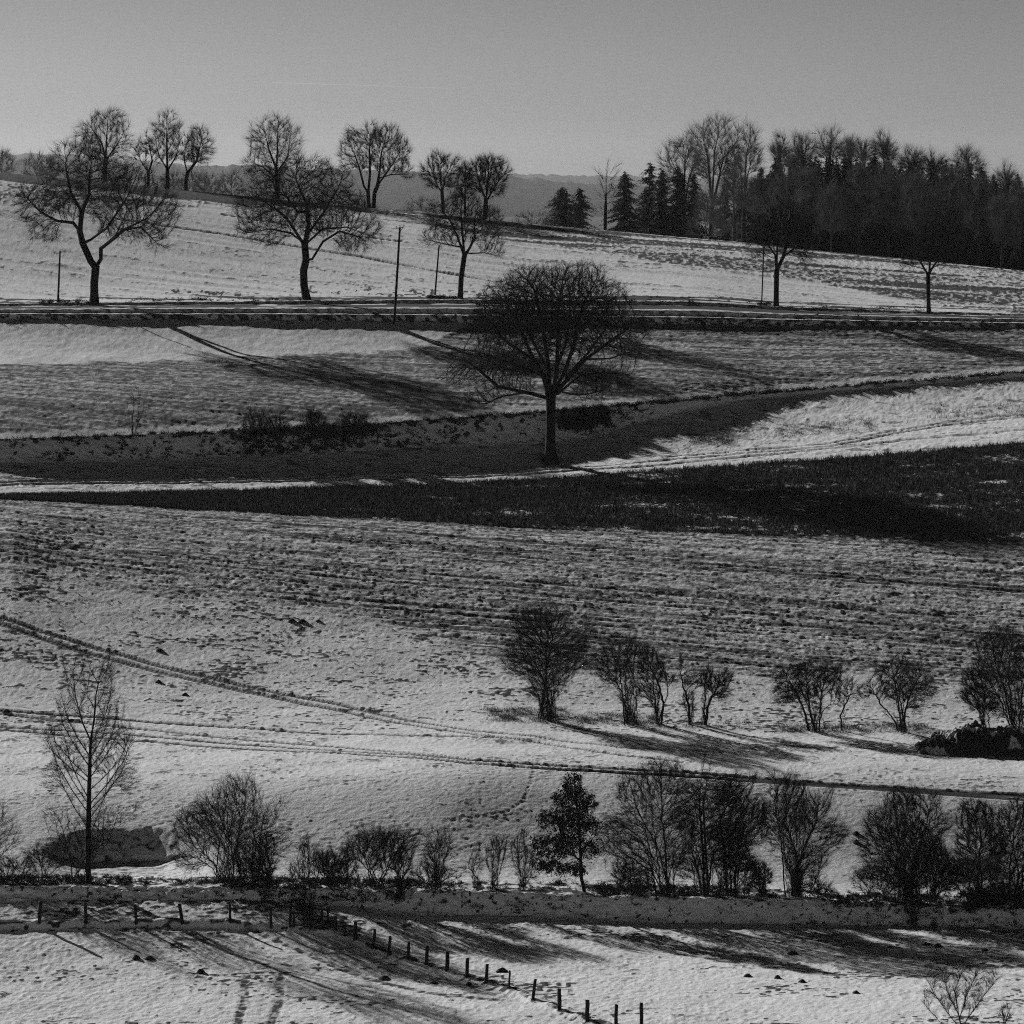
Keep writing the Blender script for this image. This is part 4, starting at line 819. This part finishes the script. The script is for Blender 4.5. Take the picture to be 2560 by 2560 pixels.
# dead pole-like tree
bare_tree('dead_tree', 'dead pole-like tree with a few drooping side branches before the far hill', 'tree', None, 'B', (1528, 700), [[(1528, 715), (1532, 600), (1535, 490), (1542, 345)], [(1538, 470), (1510, 410), (1485, 385)], [(1541, 420), (1575, 370), (1600, 350)], [(1541, 440), (1580, 410), (1600, 380)], [(1535, 560), (1520, 480), (1505, 440)]],
    [(1500, 400, 20, 25), (1585, 375, 20, 30), (1560, 520, 40, 60), (1515, 560, 25, 60)], 110, .5, .24, 260, 1.2, D=690, trop=0, seed=180, twr=.013)
# tall bare trees rising out of the forest
BG = 'tall bare trees rising from the forest'
def fb(label, x0, yb, blobs, n, ntw, seed, D=705, rb=.26, mt=None, limbs=None, step=.6):
    yb2 = float(np.interp(tp('C', x0, yb)[0], pxc[OFF:-OFF], rM[OFF:-OFF]))
    zb = (yb2 - 250) / .4969 + 6
    lm = limbs or [[(x0, zb), (x0 + 2, zb - (zb - blobs[0][1]) * .35)]] + [[(x0 + 2, zb - (zb - b[1]) * .35), ((x0 + b[0]) / 2, b[1] + b[3] * .8), (b[0], b[1])] for b in blobs[:5]]
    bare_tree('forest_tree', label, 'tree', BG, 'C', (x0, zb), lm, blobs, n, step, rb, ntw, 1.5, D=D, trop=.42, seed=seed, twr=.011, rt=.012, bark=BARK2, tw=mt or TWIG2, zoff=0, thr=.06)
fb('tallest spreading bare tree at the left end of the forest', 360, 700, [(390, 190, 75, 90), (320, 210, 70, 90), (440, 300, 70, 110), (350, 330, 90, 100), (480, 220, 50, 90)], 3000, 5000, 201, 700, .36)
fb('bare tree just right of the tallest one, its crown reaching right', 520, 700, [(550, 210, 45, 85), (560, 310, 50, 90), (500, 330, 60, 90)], 1500, 2800, 202, 704, .28)
fb('bare tree left of the tallest one, lower crown over the spruces', 220, 690, [(160, 310, 55, 75), (230, 270, 60, 70), (270, 330, 60, 80), (200, 390, 80, 60)], 1700, 3200, 203, 706, .28)
fb('small dark bare tree standing in front of the forest edge', 472, 700, [(470, 450, 60, 60), (500, 520, 60, 50), (430, 520, 40, 40)], 1500, 3500, 204, 668, .26)
for i, (x, y, rx, ry, D, lb) in enumerate([(700, 250, 45, 60, 745, 'small open bare crown above the first spruce of the roofline'), (815, 230, 50, 65, 748, 'bare crown above the roofline, second from the left of the forest'), (955, 225, 80, 70, 745, 'wide bare crown above the roofline left of the middle of the forest'),
        (1125, 270, 65, 50, 748, 'low bare crown above the roofline between a wide and a tall one'), (1240, 230, 55, 70, 745, 'highest narrow bare crown above the middle of the roofline'), (1370, 275, 60, 50, 750, 'faint bare crown just right of the highest roofline crown'), (1480, 290, 60, 55, 748, 'bare crown above the roofline right of the middle of the forest'),
        (1660, 290, 85, 60, 745, 'broad bare crown above the roofline over the right part of the forest'), (1850, 360, 65, 95, 720, 'bare tree filling the notch near the right end of the forest'), (760, 290, 60, 40, 752, 'low bare crown behind the left spruces of the roofline'), (1050, 250, 40, 50, 755, 'slim bare crown right of the wide roofline crown')]):
    q_ = np.random.default_rng(900 + i); y += q_.uniform(-14, 26)
    fb(lb, x, 700, [(x + q_.uniform(-.5, .5) * rx, y + q_.uniform(-.3, .5) * ry, rx * q_.uniform(.35, .8), ry * q_.uniform(.4, .9)) for _ in range(4)] + [(x, y + ry * .8, rx * .9, ry * .7)], 800, 2600, 210 + i, D, .18, step=.55)
fb('pale young tree in front of the dark spruces', 720, 720, [(700, 430, 50, 60), (765, 385, 40, 45), (665, 510, 40, 60), (735, 560, 50, 60), (790, 470, 30, 60)], 1300, 2600, 230, 672, .12, mt=LIT_TWIG)
fb('pale brushwood tree below the tallest bare tree', 330, 700, [(320, 550, 40, 60), (380, 620, 60, 60), (290, 640, 35, 50), (430, 650, 50, 40), (350, 500, 25, 40)], 1300, 2600, 231, 676, .10, mt=LIT_TWIG)

# ------------------------------------------------------------------ grass, scrub and tufts (nobody could count them)
FZ = np.stack([XG, DG_, ZT], -1)
def blades(P, per, h, w_, spread, g, lean=.35):
    n = len(P) * per; B = np.repeat(P, per, 0) + np.concatenate([g.normal(0, spread, (n, 2)), np.zeros((n, 1))], 1)
    B[:, 2] -= .04; hh = h * g.uniform(.35, 1.25, n); a = g.uniform(0, 6.28, n); wv = np.stack([np.cos(a), np.sin(a), a * 0], 1) * (w_ * g.uniform(.6, 1.4, (n, 1)))
    tip = B + np.stack([g.normal(0, lean, n) * hh, g.normal(0, lean, n) * hh, hh], 1)
    V = np.stack([B - wv, B + wv, tip], 1).reshape(-1, 3); return V
def stuff(name, V, m, cat, label):
    o = mesh_obj(name, V, None, np.arange(len(V)).reshape(-1, 3), m=m); tag(o, label, cat, None, 'stuff'); return o
g = np.random.default_rng(77)
a0, a1 = bands[11]
JW = np.abs(np.gradient(pxc))[12:-12]; JW = JW / JW.sum()
n = 100000; k = g.integers(a0, a1 + 1, n); j = g.choice(np.arange(12, J - 12), n, p=JW)
P = FZ[k, j] + np.concatenate([g.uniform(-.1, .1, (n, 1)), g.uniform(-.25, .25, (n, 1)), np.zeros((n, 1))], 1)
dens = fbm(P[:, 0] / 7, P[:, 1] / 2.5, 23, 2) * .6 + g.uniform(0, 1, n) * .3
P = P[dens < .56]
stuff('grass', blades(P, 5, .46, .035, .12, g, .3), GRASS, 'grass', 'dark rank grass covering the wedge-shaped field below the oak')
def at_px(pts, g):
    """random scatter points: list of (x0, x1, y0, y1, count)"""
    out = []
    for x0, x1, y0, y1, c in pts:
        for _ in range(c):
            out.append(hit(g.uniform(x0, x1), g.uniform(y0, y1)))
    return np.array(out)
def clumps(P, r, h, per, w_, g):
    """low dark bramble and grass clumps"""
    P = P.copy(); s_ = g.uniform(.35, 1.3, (len(P), 1)); n = len(P); a = g.normal(0, 1, (n, per, 3)); a /= np.linalg.norm(a, axis=2, keepdims=True)
    rr = g.uniform(0, 1, (n, per, 1)) ** .5; Q = P[:, None] + a * rr * np.array([r, r, h]) * s_[:, None]; Q[:, :, 2] = np.maximum(Q[:, :, 2], P[:, None, 2] - .05)
    d = g.normal(0, 1, Q.shape) + np.array([0, 0, .6]); d /= np.linalg.norm(d, axis=2, keepdims=True); c = np.cross(d, g.normal(0, 1, Q.shape)); c /= np.linalg.norm(c, axis=2, keepdims=True)
    l = (r + h) * .35 * s_[:, None] * g.uniform(.4, 1, (n, per, 1)); V = np.stack([Q - c * w_, Q + c * w_, Q + d * l], 2).reshape(-1, 3); return V
bank = []
a0, a1 = bands[13]
for _ in range(7500):
    j = int(g.choice(np.arange(12, J - 12), p=JW)); k = int(a0 + (a1 - a0) * g.uniform(.08, 1.0)); x = pxc[j]
    pr = .16 * vn(XG[k, j] / 2.5, ZT[k, j] / 1.2, 91) ** 2
    pr += 1.3 * math.exp(-((x - 730) / 130) ** 2) + .30 * math.exp(-((x - 250) / 120) ** 2) * (vn(XG[k, j] / 2, ZT[k, j], 92) > .5) + .25 * math.exp(-((x - 1000) / 140) ** 2) + .5 * math.exp(-((x - 1470) / 70) ** 2) * ((k - a0) > .4 * (a1 - a0))
    if x > 1600: pr = 0
    if g.uniform() < pr: bank.append(FZ[k, j])
for _ in range(420):
    x = g.uniform(1200, 2600); j = int(np.clip(round((x + 60) / 2680 * (NIN - 1)), 0, NIN - 1)) + OFF; bank.append(FZ[a1 - int(g.integers(0, 3)), j] + [0, g.uniform(-.2, .3), 0])
for _ in range(160):
    x = g.uniform(-40, 1200); j = int(np.clip(round((x + 60) / 2680 * (NIN - 1)), 0, NIN - 1)) + OFF; bank.append(FZ[a1 - 1, j])
stuff('bank_scrub', clumps(np.array(bank), .38, .32, 50, .035, g), SCRUB, 'scrub', 'dark scrub and heather clumps dotted over the long shaded embankment')
hb = at_px([(-40, 330, 2192, 2214, 300), (330, 560, 2200, 2214, 60), (560, 1060, 2198, 2222, 420), (1060, 1480, 2208, 2228, 90), (1480, 1800, 2216, 2242, 320), (1800, 2080, 2226, 2248, 60), (2080, 2600, 2236, 2268, 330),
            (640, 1000, 2228, 2262, 70), (60, 560, 2225, 2262, 14), (1980, 2560, 2275, 2325, 60), (1000, 1500, 2240, 2280, 25), (2370, 2440, 2262, 2285, 20)], g)
stuff('hedge_undergrowth', clumps(hb, .34, .30, 60, .022, g), SCRUB, 'undergrowth', 'black brambles and dead grass at the foot of the hedge')
mb = at_px([(1215, 1420, 1772, 1806, 110), (1420, 1640, 1786, 1812, 90), (1640, 1920, 1806, 1822, 30), (1930, 2330, 1812, 1832, 120), (2290, 2400, 1830, 1850, 20)], g)
stuff('dry_grass', blades(mb, 26, .34, .016, .28, g, .4), GRASS, 'grass', 'dark dry grass around the feet of the middle meadow bushes')
rv = at_px([(100, 235, 752, 759, 70), (330, 760, 748, 753, 60), (1065, 1115, 742, 747, 50), (1120, 1145, 743, 747, 25), (1895, 1925, 760, 764, 30), (1960, 2320, 768, 778, 50), (1500, 1900, 744, 758, 40), (0, 2560, 788, 812, 130), (1660, 2560, 800, 816, 90)], g)
stuff('roadside_grass', clumps(rv, .40, .26, 36, .04, g), SCRUB, 'grass', 'tufts of dark weeds along the verges of the road')
tv = at_px([(1730, 1830, 1090, 1112, 60), (1930, 2060, 1062, 1092, 40), (2060, 2180, 1048, 1082, 40), (2320, 2560, 1012, 1045, 70)], g)
stuff('reed_grass', blades(tv, 14, .5, .018, .3, g, .25), GRASS, 'grass', 'thin dry stalks on the bright snowy slope above the track at right')
sb = at_px([(900, 2560, 530, 760, 2400)], g)
sb = sb[[i for i in range(len(sb)) if (CAMZ - sb[i, 2]) * F / sb[i, 1] + EYE < np.interp(sb[i, 0] / sb[i, 1] * F + 1280, [900, 1266, 1685, 2047, 2345, 2560], [535, 590, 650, 700, 760, 785])]]
stuff('stubble', blades(sb, 7, .26, .03, .7, g, .2), GRASS, 'stubble', 'dark crop stubble poking through the snow on the upper right of the hill field')
pf = at_px([(0, 2560, 1290, 1600, 260), (600, 2560, 1450, 1700, 160), (0, 900, 1500, 1640, 60)], g)
stuff('soil_clods', clumps(pf, .15, .11, 22, .04, g), SCRUB, 'soil clods', 'dark clods and weeds sticking out of the snow on the ploughed field')
rr_ = at_px([(1880, 2600, 600, 640, 10)], g)

# ------------------------------------------------------------------ earth heap
def heap(label, xc, yc, wl_, wr_, dep, H, seed):
    X0, D0, Z0 = hit(xc, yc); nx, ny = 230, 70; xs = np.linspace(-wl_, wr_, nx); ys = np.linspace(-dep, dep, ny); Xg, Yg = np.meshgrid(xs, ys)
    e_ = np.where(Xg < 0, (-Xg / wl_), (Xg / wr_)); env_ = np.clip(1 - np.abs(e_) ** 2.6, 0, 1) ** .8 * np.clip(1 - np.abs(Yg / dep) ** 2, 0, 1) ** .7
    nz_ = fbm(Xg / 1.4, Yg / 1.2, seed, 3); nz2 = 1 - np.abs(2 * fbm(Xg / .55, Yg / .5, seed + 4, 2) - 1)
    z = H * env_ * (.55 + .55 * nz_) + (nz2 - .6) * .75 * np.minimum(env_ * 2, 1) + .25 * (fbm(Xg / .2, Yg / .2, seed + 9, 2) - .5) * (env_ > 0)
    base = np.array([zat(X0 + x, D0) for x in xs])[None]; slope = (zat(X0, D0 + 2) - zat(X0, D0 - 2)) / 4
    Zg = base + slope * Yg + z * (env_ > 0) - .25 * (env_ < .05)
    sn = sst(.50, .60, fbm(Xg / .9, Yg / .5, seed + 20, 3)) * sst(.5, .2, nz2) + .9 * sst(.62, .7, fbm(Xg / 1.6, Yg / .7, seed + 30, 2))
    V = np.stack([X0 + Xg, D0 + Yg, Zg], -1).reshape(-1, 3) - [X0, D0, Z0]
    ii = (np.arange(ny - 1)[:, None] * nx + np.arange(nx - 1)[None]).ravel()
    o = mesh_obj('earth_heap', V, np.stack([ii, ii + 1, ii + nx + 1, ii + nx], 1), m=ground_mat('heap_soil', soilc=.03, snow=.6), attr={'soil': (1 - np.clip(sn, 0, 1) * .8).ravel()}); o.location = (X0, D0, Z0)
    tag(o, label, 'earth heap')
heap('long dark heap of lumpy earth with snow patches under the bushes at the right edge', 2480, 1880, 6.2, 6.5, 2.6, 2.1, 500)

# ------------------------------------------------------------------ fence posts
def bent(pts, r0, r1, ns=8, g=None, jag=.012):
    P = np.array(pts, float); rr = np.linspace(r0, r1, len(P)); V = []
    for i, p in enumerate(P):
        a = np.arange(ns) / ns * 2 * np.pi; q = rr[i] * (1 + (g.normal(0, .06, ns) if g is not None else 0))
        V.append(np.stack([p[0] + np.cos(a) * q, p[1] + np.sin(a) * q, np.full(ns, p[2]) + (g.normal(0, jag, ns) if i == len(P) - 1 and g is not None else 0)], 1))
    V = np.concatenate(V + [P[-1:] + [0, 0, .01]]); Q = []; T = []
    for i in range(len(P) - 1):
        for j in range(ns): Q.append((i * ns + j, i * ns + (j + 1) % ns, (i + 1) * ns + (j + 1) % ns, (i + 1) * ns + j))
    for j in range(ns): T.append(((len(P) - 1) * ns + j, (len(P) - 1) * ns + (j + 1) % ns, len(P) * ns))
    return V, Q, T
ordn = ['first', 'second', 'third', 'fourth', 'fifth', 'sixth', 'seventh', 'eighth', 'ninth', 'tenth', 'eleventh', 'twelfth', 'thirteenth', 'fourteenth', 'fifteenth']
def post(fr, xb, yb, xt, yt, r, label, group):
    bx, by = tp(fr, xb, yb); tx, ty = tp(fr, xt, yt); X, D, Z = hit(bx, by); k_ = D / F; H = (by - ty) * k_; lx = (tx - bx) * k_
    V, Q, T = bent([(0, 0, -.3), (0, 0, 0), (lx * .35 + g.normal(0, .012), g.normal(0, .02), H * .4), (lx * .8 + g.normal(0, .012), 0, H * .8), (lx, 0, H)], r * 1.08, r * .95, 9, g, .02)
    o = mesh_obj('fence_post', V, Q, T, m=WOOD, smooth=False); o.location = (X, D, Z); tag(o, label, 'fence post', group); return X, D, Z, H, lx
LP = [(-60, 623, -60, 508, .11), (238, 625, 243, 505, .13), (519, 625, 515, 505, .12), (823, 625, 815, 513, .10), (1100, 626, 1084, 514, .13), (1390, 622, 1386, 517, .10)]
LLb = ['wooden fence post standing left of all others in the left row, cut by the photo edge', 'thick upright fence post, leftmost fully visible in the level left row', 'straight stout fence post, second in the level left row', 'thinner fence post leaning slightly, third in the level left row', 'clearly bent fence post, fourth in the level left row', 'fence post with a grass tuft at its foot, nearest left of the wooden gate']
for q, lb in zip(LP[1:], LLb[1:]): post('f', *q, lb, 'fence posts in the level row left of the gate')
RP = [(240, 1055, 244, 990, .06), (296, 1073, 297, 978, .13), (394, 1118, 401, 1018, .10), (475, 1145, 483, 1053, .10), (580, 1172, 585, 1087, .10), (679, 1207, 684, 1112, .13), (789, 1240, 792, 1142, .14), (896, 1272, 899, 1173, .13), (1000, 1305, 1005, 1208, .12), (1123, 1337, 1126, 1247, .07), (1250, 1400, 1264, 1293, .11), (1392, 1452, 1392, 1343, .13), (1543, 1512, 1541, 1402, .14), (1696, 1570, 1698, 1465, .12), (1832, 1620, 1832, 1508, .12)]
RLb = ['short thin stake just right of the gate, first of the descending row', 'thick fence post beside the short stake, second of the descending row', 'slightly leaning fence post, third of the descending row', 'fence post leaning right, fourth of the descending row', 'slim fence post, fifth of the descending row', 'sturdy upright fence post, sixth of the descending row',
       'thick fence post with pale side, seventh of the descending row', 'rounded fence post, eighth of the descending row', 'fence post with square top, ninth of the descending row', 'thinnest fence stake, tenth of the descending row', 'tall fence post leaning right, eleventh of the descending row', 'straight fence post, twelfth of the descending row', 'thick straight fence post, thirteenth of the descending row', 'fence post fourteenth in the descending row near the bottom edge', 'last fence post of the descending row, cut by the bottom edge']
for q, lb in zip(RP, RLb): post('b', *q, lb, 'fence posts in the row descending right from the gate')
tt = np.array([hit(*tp('b', q[0] + g.normal(0, 5), q[1] + 1)) for q in RP[:13] for _ in range(5)] + [hit(*tp('f', q[0] + g.normal(0, 10), q[1] + 1)) for q in LP[1:] for _ in range(4)] + [hit(*tp('f', 1380 + g.normal(0, 18), 622)) for _ in range(8)])
stuff('post_foot_grass', clumps(tt, .22, .13, 26, .018, g), SCRUB, 'grass', 'dark grass tufts at the feet of the fence posts')
# ---- wooden gate
gx, gd, gz = hit(*tp('g', 600, 660)); gate = empty('wooden_gate', (gx, gd, gz)); tag(gate, 'weathered wooden rail gate around the stems of the tall slim bush', 'gate'); k_ = gd / F
def gp(x, y): q = tp('g', x, y); return (q[0] - 1280) * k_ - gx, CAMZ - (q[1] - EYE) * k_ - gz
def gpost(x0, y0, x1, y1, r, nm='post'):
    a = gp(x0, y0); b = gp(x1, y1); V, Q, T = bent([(a[0], 0, a[1] - .25), (a[0], 0, a[1]), ((a[0] + b[0]) / 2 + g.normal(0, .01), 0, (a[1] + b[1]) / 2), (b[0], 0, b[1])], r, r * .92, 9, g); mesh_obj(nm, V, Q, T, m=WOOD, parent=gate)
def rail(pts, hgt, th, y, nm='rail', m=WOOD):
    V = []; Q = []
    P = [gp(*p) for p in pts]
    for x, z in P:
        V += [(x, y - th, z - hgt), (x, y + th, z - hgt), (x, y + th, z + hgt), (x, y - th, z + hgt)]
    for i in range(len(P) - 1):
        for j in range(4): Q.append((i * 4 + j, i * 4 + (j + 1) % 4, i * 4 + 4 + (j + 1) % 4, i * 4 + 4 + j))
    Q += [(3, 2, 1, 0), tuple(len(V) - 4 + i for i in range(4))]
    return mesh_obj(nm, V, Q, m=m, parent=gate)
for q in [(298, 626, 302, 466, .11), (484, 618, 496, 380, .10), (518, 618, 522, 548, .09), (612, 655, 625, 340, .07), (686, 650, 690, 480, .08), (792, 655, 790, 485, .08), (845, 668, 852, 452, .10), (928, 704, 924, 536, .10)]: gpost(*q)
rail([(275, 457), (390, 463), (492, 459)], .05, .04, .12); rail([(500, 448), (560, 452), (615, 462)], .055, .04, .12); rail([(500, 516), (600, 519), (700, 540), (845, 552)], .06, .035, .12)
rail([(672, 464), (760, 474), (842, 488)], .06, .035, .12); b_ = rail([(848, 505), (900, 518), (945, 533)], .045, .06, .14); b_['label'] = 'snow-capped rail end'
sn_ = rail([(848, 498), (900, 511), (945, 526)], .022, .065, .14, 'snow_cap', mat('rail_snow', .6)); rail([(700, 480), (740, 535), (765, 565)], .05, .03, .18, 'brace'); rail([(525, 570), (550, 545), (580, 530)], .035, .03, .18, 'brace')

# ------------------------------------------------------------------ poles
def pole(label, fr, xb, yb, xt, yt, r, arm):
    bx, by = tp(fr, xb, yb); tx, ty = tp(fr, xt, yt); X, D, Z = hit(bx, by); k_ = D / F; H = (by - ty) * k_; lx = (tx - bx) * k_
    o = empty('utility_pole', (X, D, Z)); tag(o, label, 'utility pole', 'wooden poles beside the road')
    V, Q, T = bent([(0, 0, -.4), (0, 0, 0), (lx * .5, 0, H * .5), (lx, 0, H)], r, r * .72, 10, g, .004); mesh_obj('pole', V, Q, T, m=WOOD, parent=o, smooth=True)
    if arm:
        A = frustums(np.array([[lx - .45, 0, H - .12], [lx, -.06, H - .55]]), np.array([[lx + .5, 0, H + .02], [lx + .32, -.02, H - .05]]), np.array([.05, .03]), np.array([.05, .03]), 6); mesh_obj('crossarm', A[0], A[1], m=WOOD, parent=o)
        for dx, dz in ((-.42, -.1), (.0, .0), (.46, .03)):
            A = frustums(np.array([[lx + dx, 0, H + dz], [lx + dx, 0, H + dz + .14]]), np.array([[lx + dx, 0, H + dz + .14], [lx + dx, 0, H + dz + .26]]), np.array([.025, .06]), np.array([.025, .035]), 8); mesh_obj('insulator', A[0], A[1], m=BARK2, parent=o)
    else:
        A = frustums(np.array([[lx, 0, H - .02], [lx + .05, 0, H - .15]]), np.array([[lx, 0, H + .08], [lx + .22, 0, H - .08]]), np.array([r * .75, .04]), np.array([.03, .05]), 8); mesh_obj('insulator', A[0], A[1], m=BARK2, parent=o)
pole('tall pole with small crossarm and insulators standing below the road', 'B', 398, 1206, 429, 684, .17, True)
pole('plain leaning pole at the far left beside the forked roadside tree', 'A', 280, 1076, 290, 827, .13, False)
pole('plain slim pole between the tall crossarm pole and the third roadside tree', 'B', 617, 1048, 639, 782, .12, False)
pole('thin pole just left of the fourth roadside tree before the forest', 'C', 612, 1030, 622, 762, .09, False)
# ------------------------------------------------------------------ molehills
MH = [(960, 2447), (1085, 2459), (1173, 2463), (340, 2396), (375, 2397), (502, 2431), (2317, 2363), (2345, 2366), (2463, 2377), (1870, 2442), (2005, 2455), (1944, 2446), (1981, 2386), (2140, 2085), (2140, 2108), (400, 1629), (462, 1738), (15, 1783), (396, 1706), (730, 1554), (756, 1556), (796, 1555), (1255, 2430), (2140, 2484)]
ms = mat('molehill_soil', .02, noise=.4, nscale=8)
for x, y in MH:
    X, D, Z = hit(x, y); a, r_ = np.meshgrid(np.linspace(0, 2 * np.pi, 19)[:-1], np.linspace(0, 1, 7)); R_ = g.uniform(.28, .45)
    z = g.uniform(.16, .26) * np.cos(r_ * np.pi / 2) ** .8 * (1 + .35 * (vn(np.cos(a) * r_ * 4 + x, np.sin(a) * r_ * 4 + y, 3) - .5)) - .06 * r_; jr = 1 + .4 * (vn(np.cos(a) * 1.6 + x, np.sin(a) * 1.6, 5) - .5)
    V = np.stack([np.cos(a) * r_ * R_ * jr, np.sin(a) * r_ * R_ * jr, z], -1).reshape(-1, 3); i = np.arange(6)[:, None] * 18; j = np.arange(18)[None]; j2 = (j + 1) % 18
    o = mesh_obj('molehill', V, np.stack([i + j, i + j2, i + 18 + j2, i + 18 + j], -1).reshape(-1, 4), m=ms); o.location = (X, D, Z)
    tag(o, 'small dark molehill breaking through the snow', 'molehill', 'molehills scattered over the snowy meadows')
# ------------------------------------------------------------------ vapour trail, far outside the haze
vm = mat('ice_vapour', .9); nt = vm.node_tree; tr_ = nt.nodes.new('ShaderNodeBsdfTransparent'); mx_ = nt.nodes.new('ShaderNodeMixShader'); mx_.inputs[0].default_value = .03
nt.links.new(tr_.outputs[0], mx_.inputs[1]); tl_ = nt.nodes.new('ShaderNodeBsdfTranslucent'); tl_.inputs[0].default_value = (.95, .95, .95, 1); nt.links.new(tl_.outputs[0], mx_.inputs[2]); nt.links.new(mx_.outputs[0], nt.nodes['Material Output'].inputs['Surface'])
Dv = 40000.; xs = np.linspace(680, 1120, 40); P = np.stack([(xs - 1280) / F * Dv, np.full(40, Dv), CAMZ - (206 + (xs - 680) * .033 - EYE) / F * Dv], 1)
rv_ = np.linspace(7.5, 2.5, 40) * (1 + .3 * (vn(xs / 22, xs * 0, 8) - .5)); A = frustums(P[:-1], P[1:], rv_[:-1], rv_[1:], 8)
tag(mesh_obj('vapour_trail', A[0], A[1], m=vm), 'faint thin vapour trail high in the plain sky', 'vapour trail')

for i, (x, y, rx, ry, lb) in enumerate([(600, 520, 45, 110, 'grey twiggy tree in front of the first spruces of the dense forest'), (850, 500, 55, 130, 'tall grey bare tree blending into the dark forest front, left part'), (960, 560, 60, 110, 'grey bare tree low in the forest front behind the fourth roadside tree'),
        (1100, 480, 70, 140, 'soft bare crown over the left middle of the forest front'), (1250, 470, 70, 150, 'tall bare tree with visible trunk before the middle of the forest'), (1390, 520, 70, 140, 'bare tree before the forest left of the rightmost roadside tree'),
        (1560, 500, 70, 140, 'bare tree before the forest behind the rightmost roadside tree'), (1700, 540, 70, 130, 'bare twiggy tree before the right part of the forest'), (1820, 610, 60, 120, 'bare tree at the right end of the forest front'), (1910, 560, 50, 140, 'bare tree at the forest front cut by the right edge')]):
    fb(lb, x, 740, [(x, y, rx, ry), (x + 8, y + ry * .6, rx * .9, ry * .7)], 1300, 4200, 260 + i, 690 - (i % 3) * 6, .2, step=.6)

for i, (x, y, wd, h_, n_, lb) in enumerate([(40, 2212, 60, 70, 700, 'low ragged bramble bush at the far left of the hedge'), (640, 2216, 55, 110, 900, 'ragged bush tight against the left side of the gate bush'), (860, 2218, 60, 60, 700, 'low bramble between the thorny bush and the spreading bush'),
        (1085, 2226, 60, 70, 600, 'low scruffy growth between the open fan bush and the light bushes'), (1580, 2236, 60, 90, 900, 'low tangle left of the twin-stemmed dark thicket'), (1855, 2242, 60, 110, 1000, 'tangled growth joining the dark bush to the small dense bush'),
        (2040, 2246, 50, 45, 500, 'very low bramble right of the neat willow bush'), (2200, 2250, 70, 90, 900, 'low twigs under the left side of the large willow bush'), (2420, 2262, 90, 140, 1600, 'dark tangle filling the space left of the thick-stemmed round bush')]):
    bush('bush', lb, 'bush', HG2, 'P', (x, y), [(x - wd * .4, y - h_ * .5, wd * .6, h_ * .45), (x + wd * .4, y - h_ * .42, wd * .6, h_ * .4), (x, y - h_ * .62, wd * .5, h_ * .4)], n_, .2, .04, n_ * 3, .4, 9, stemspread=2.2, seed=400 + i, trop=.12)
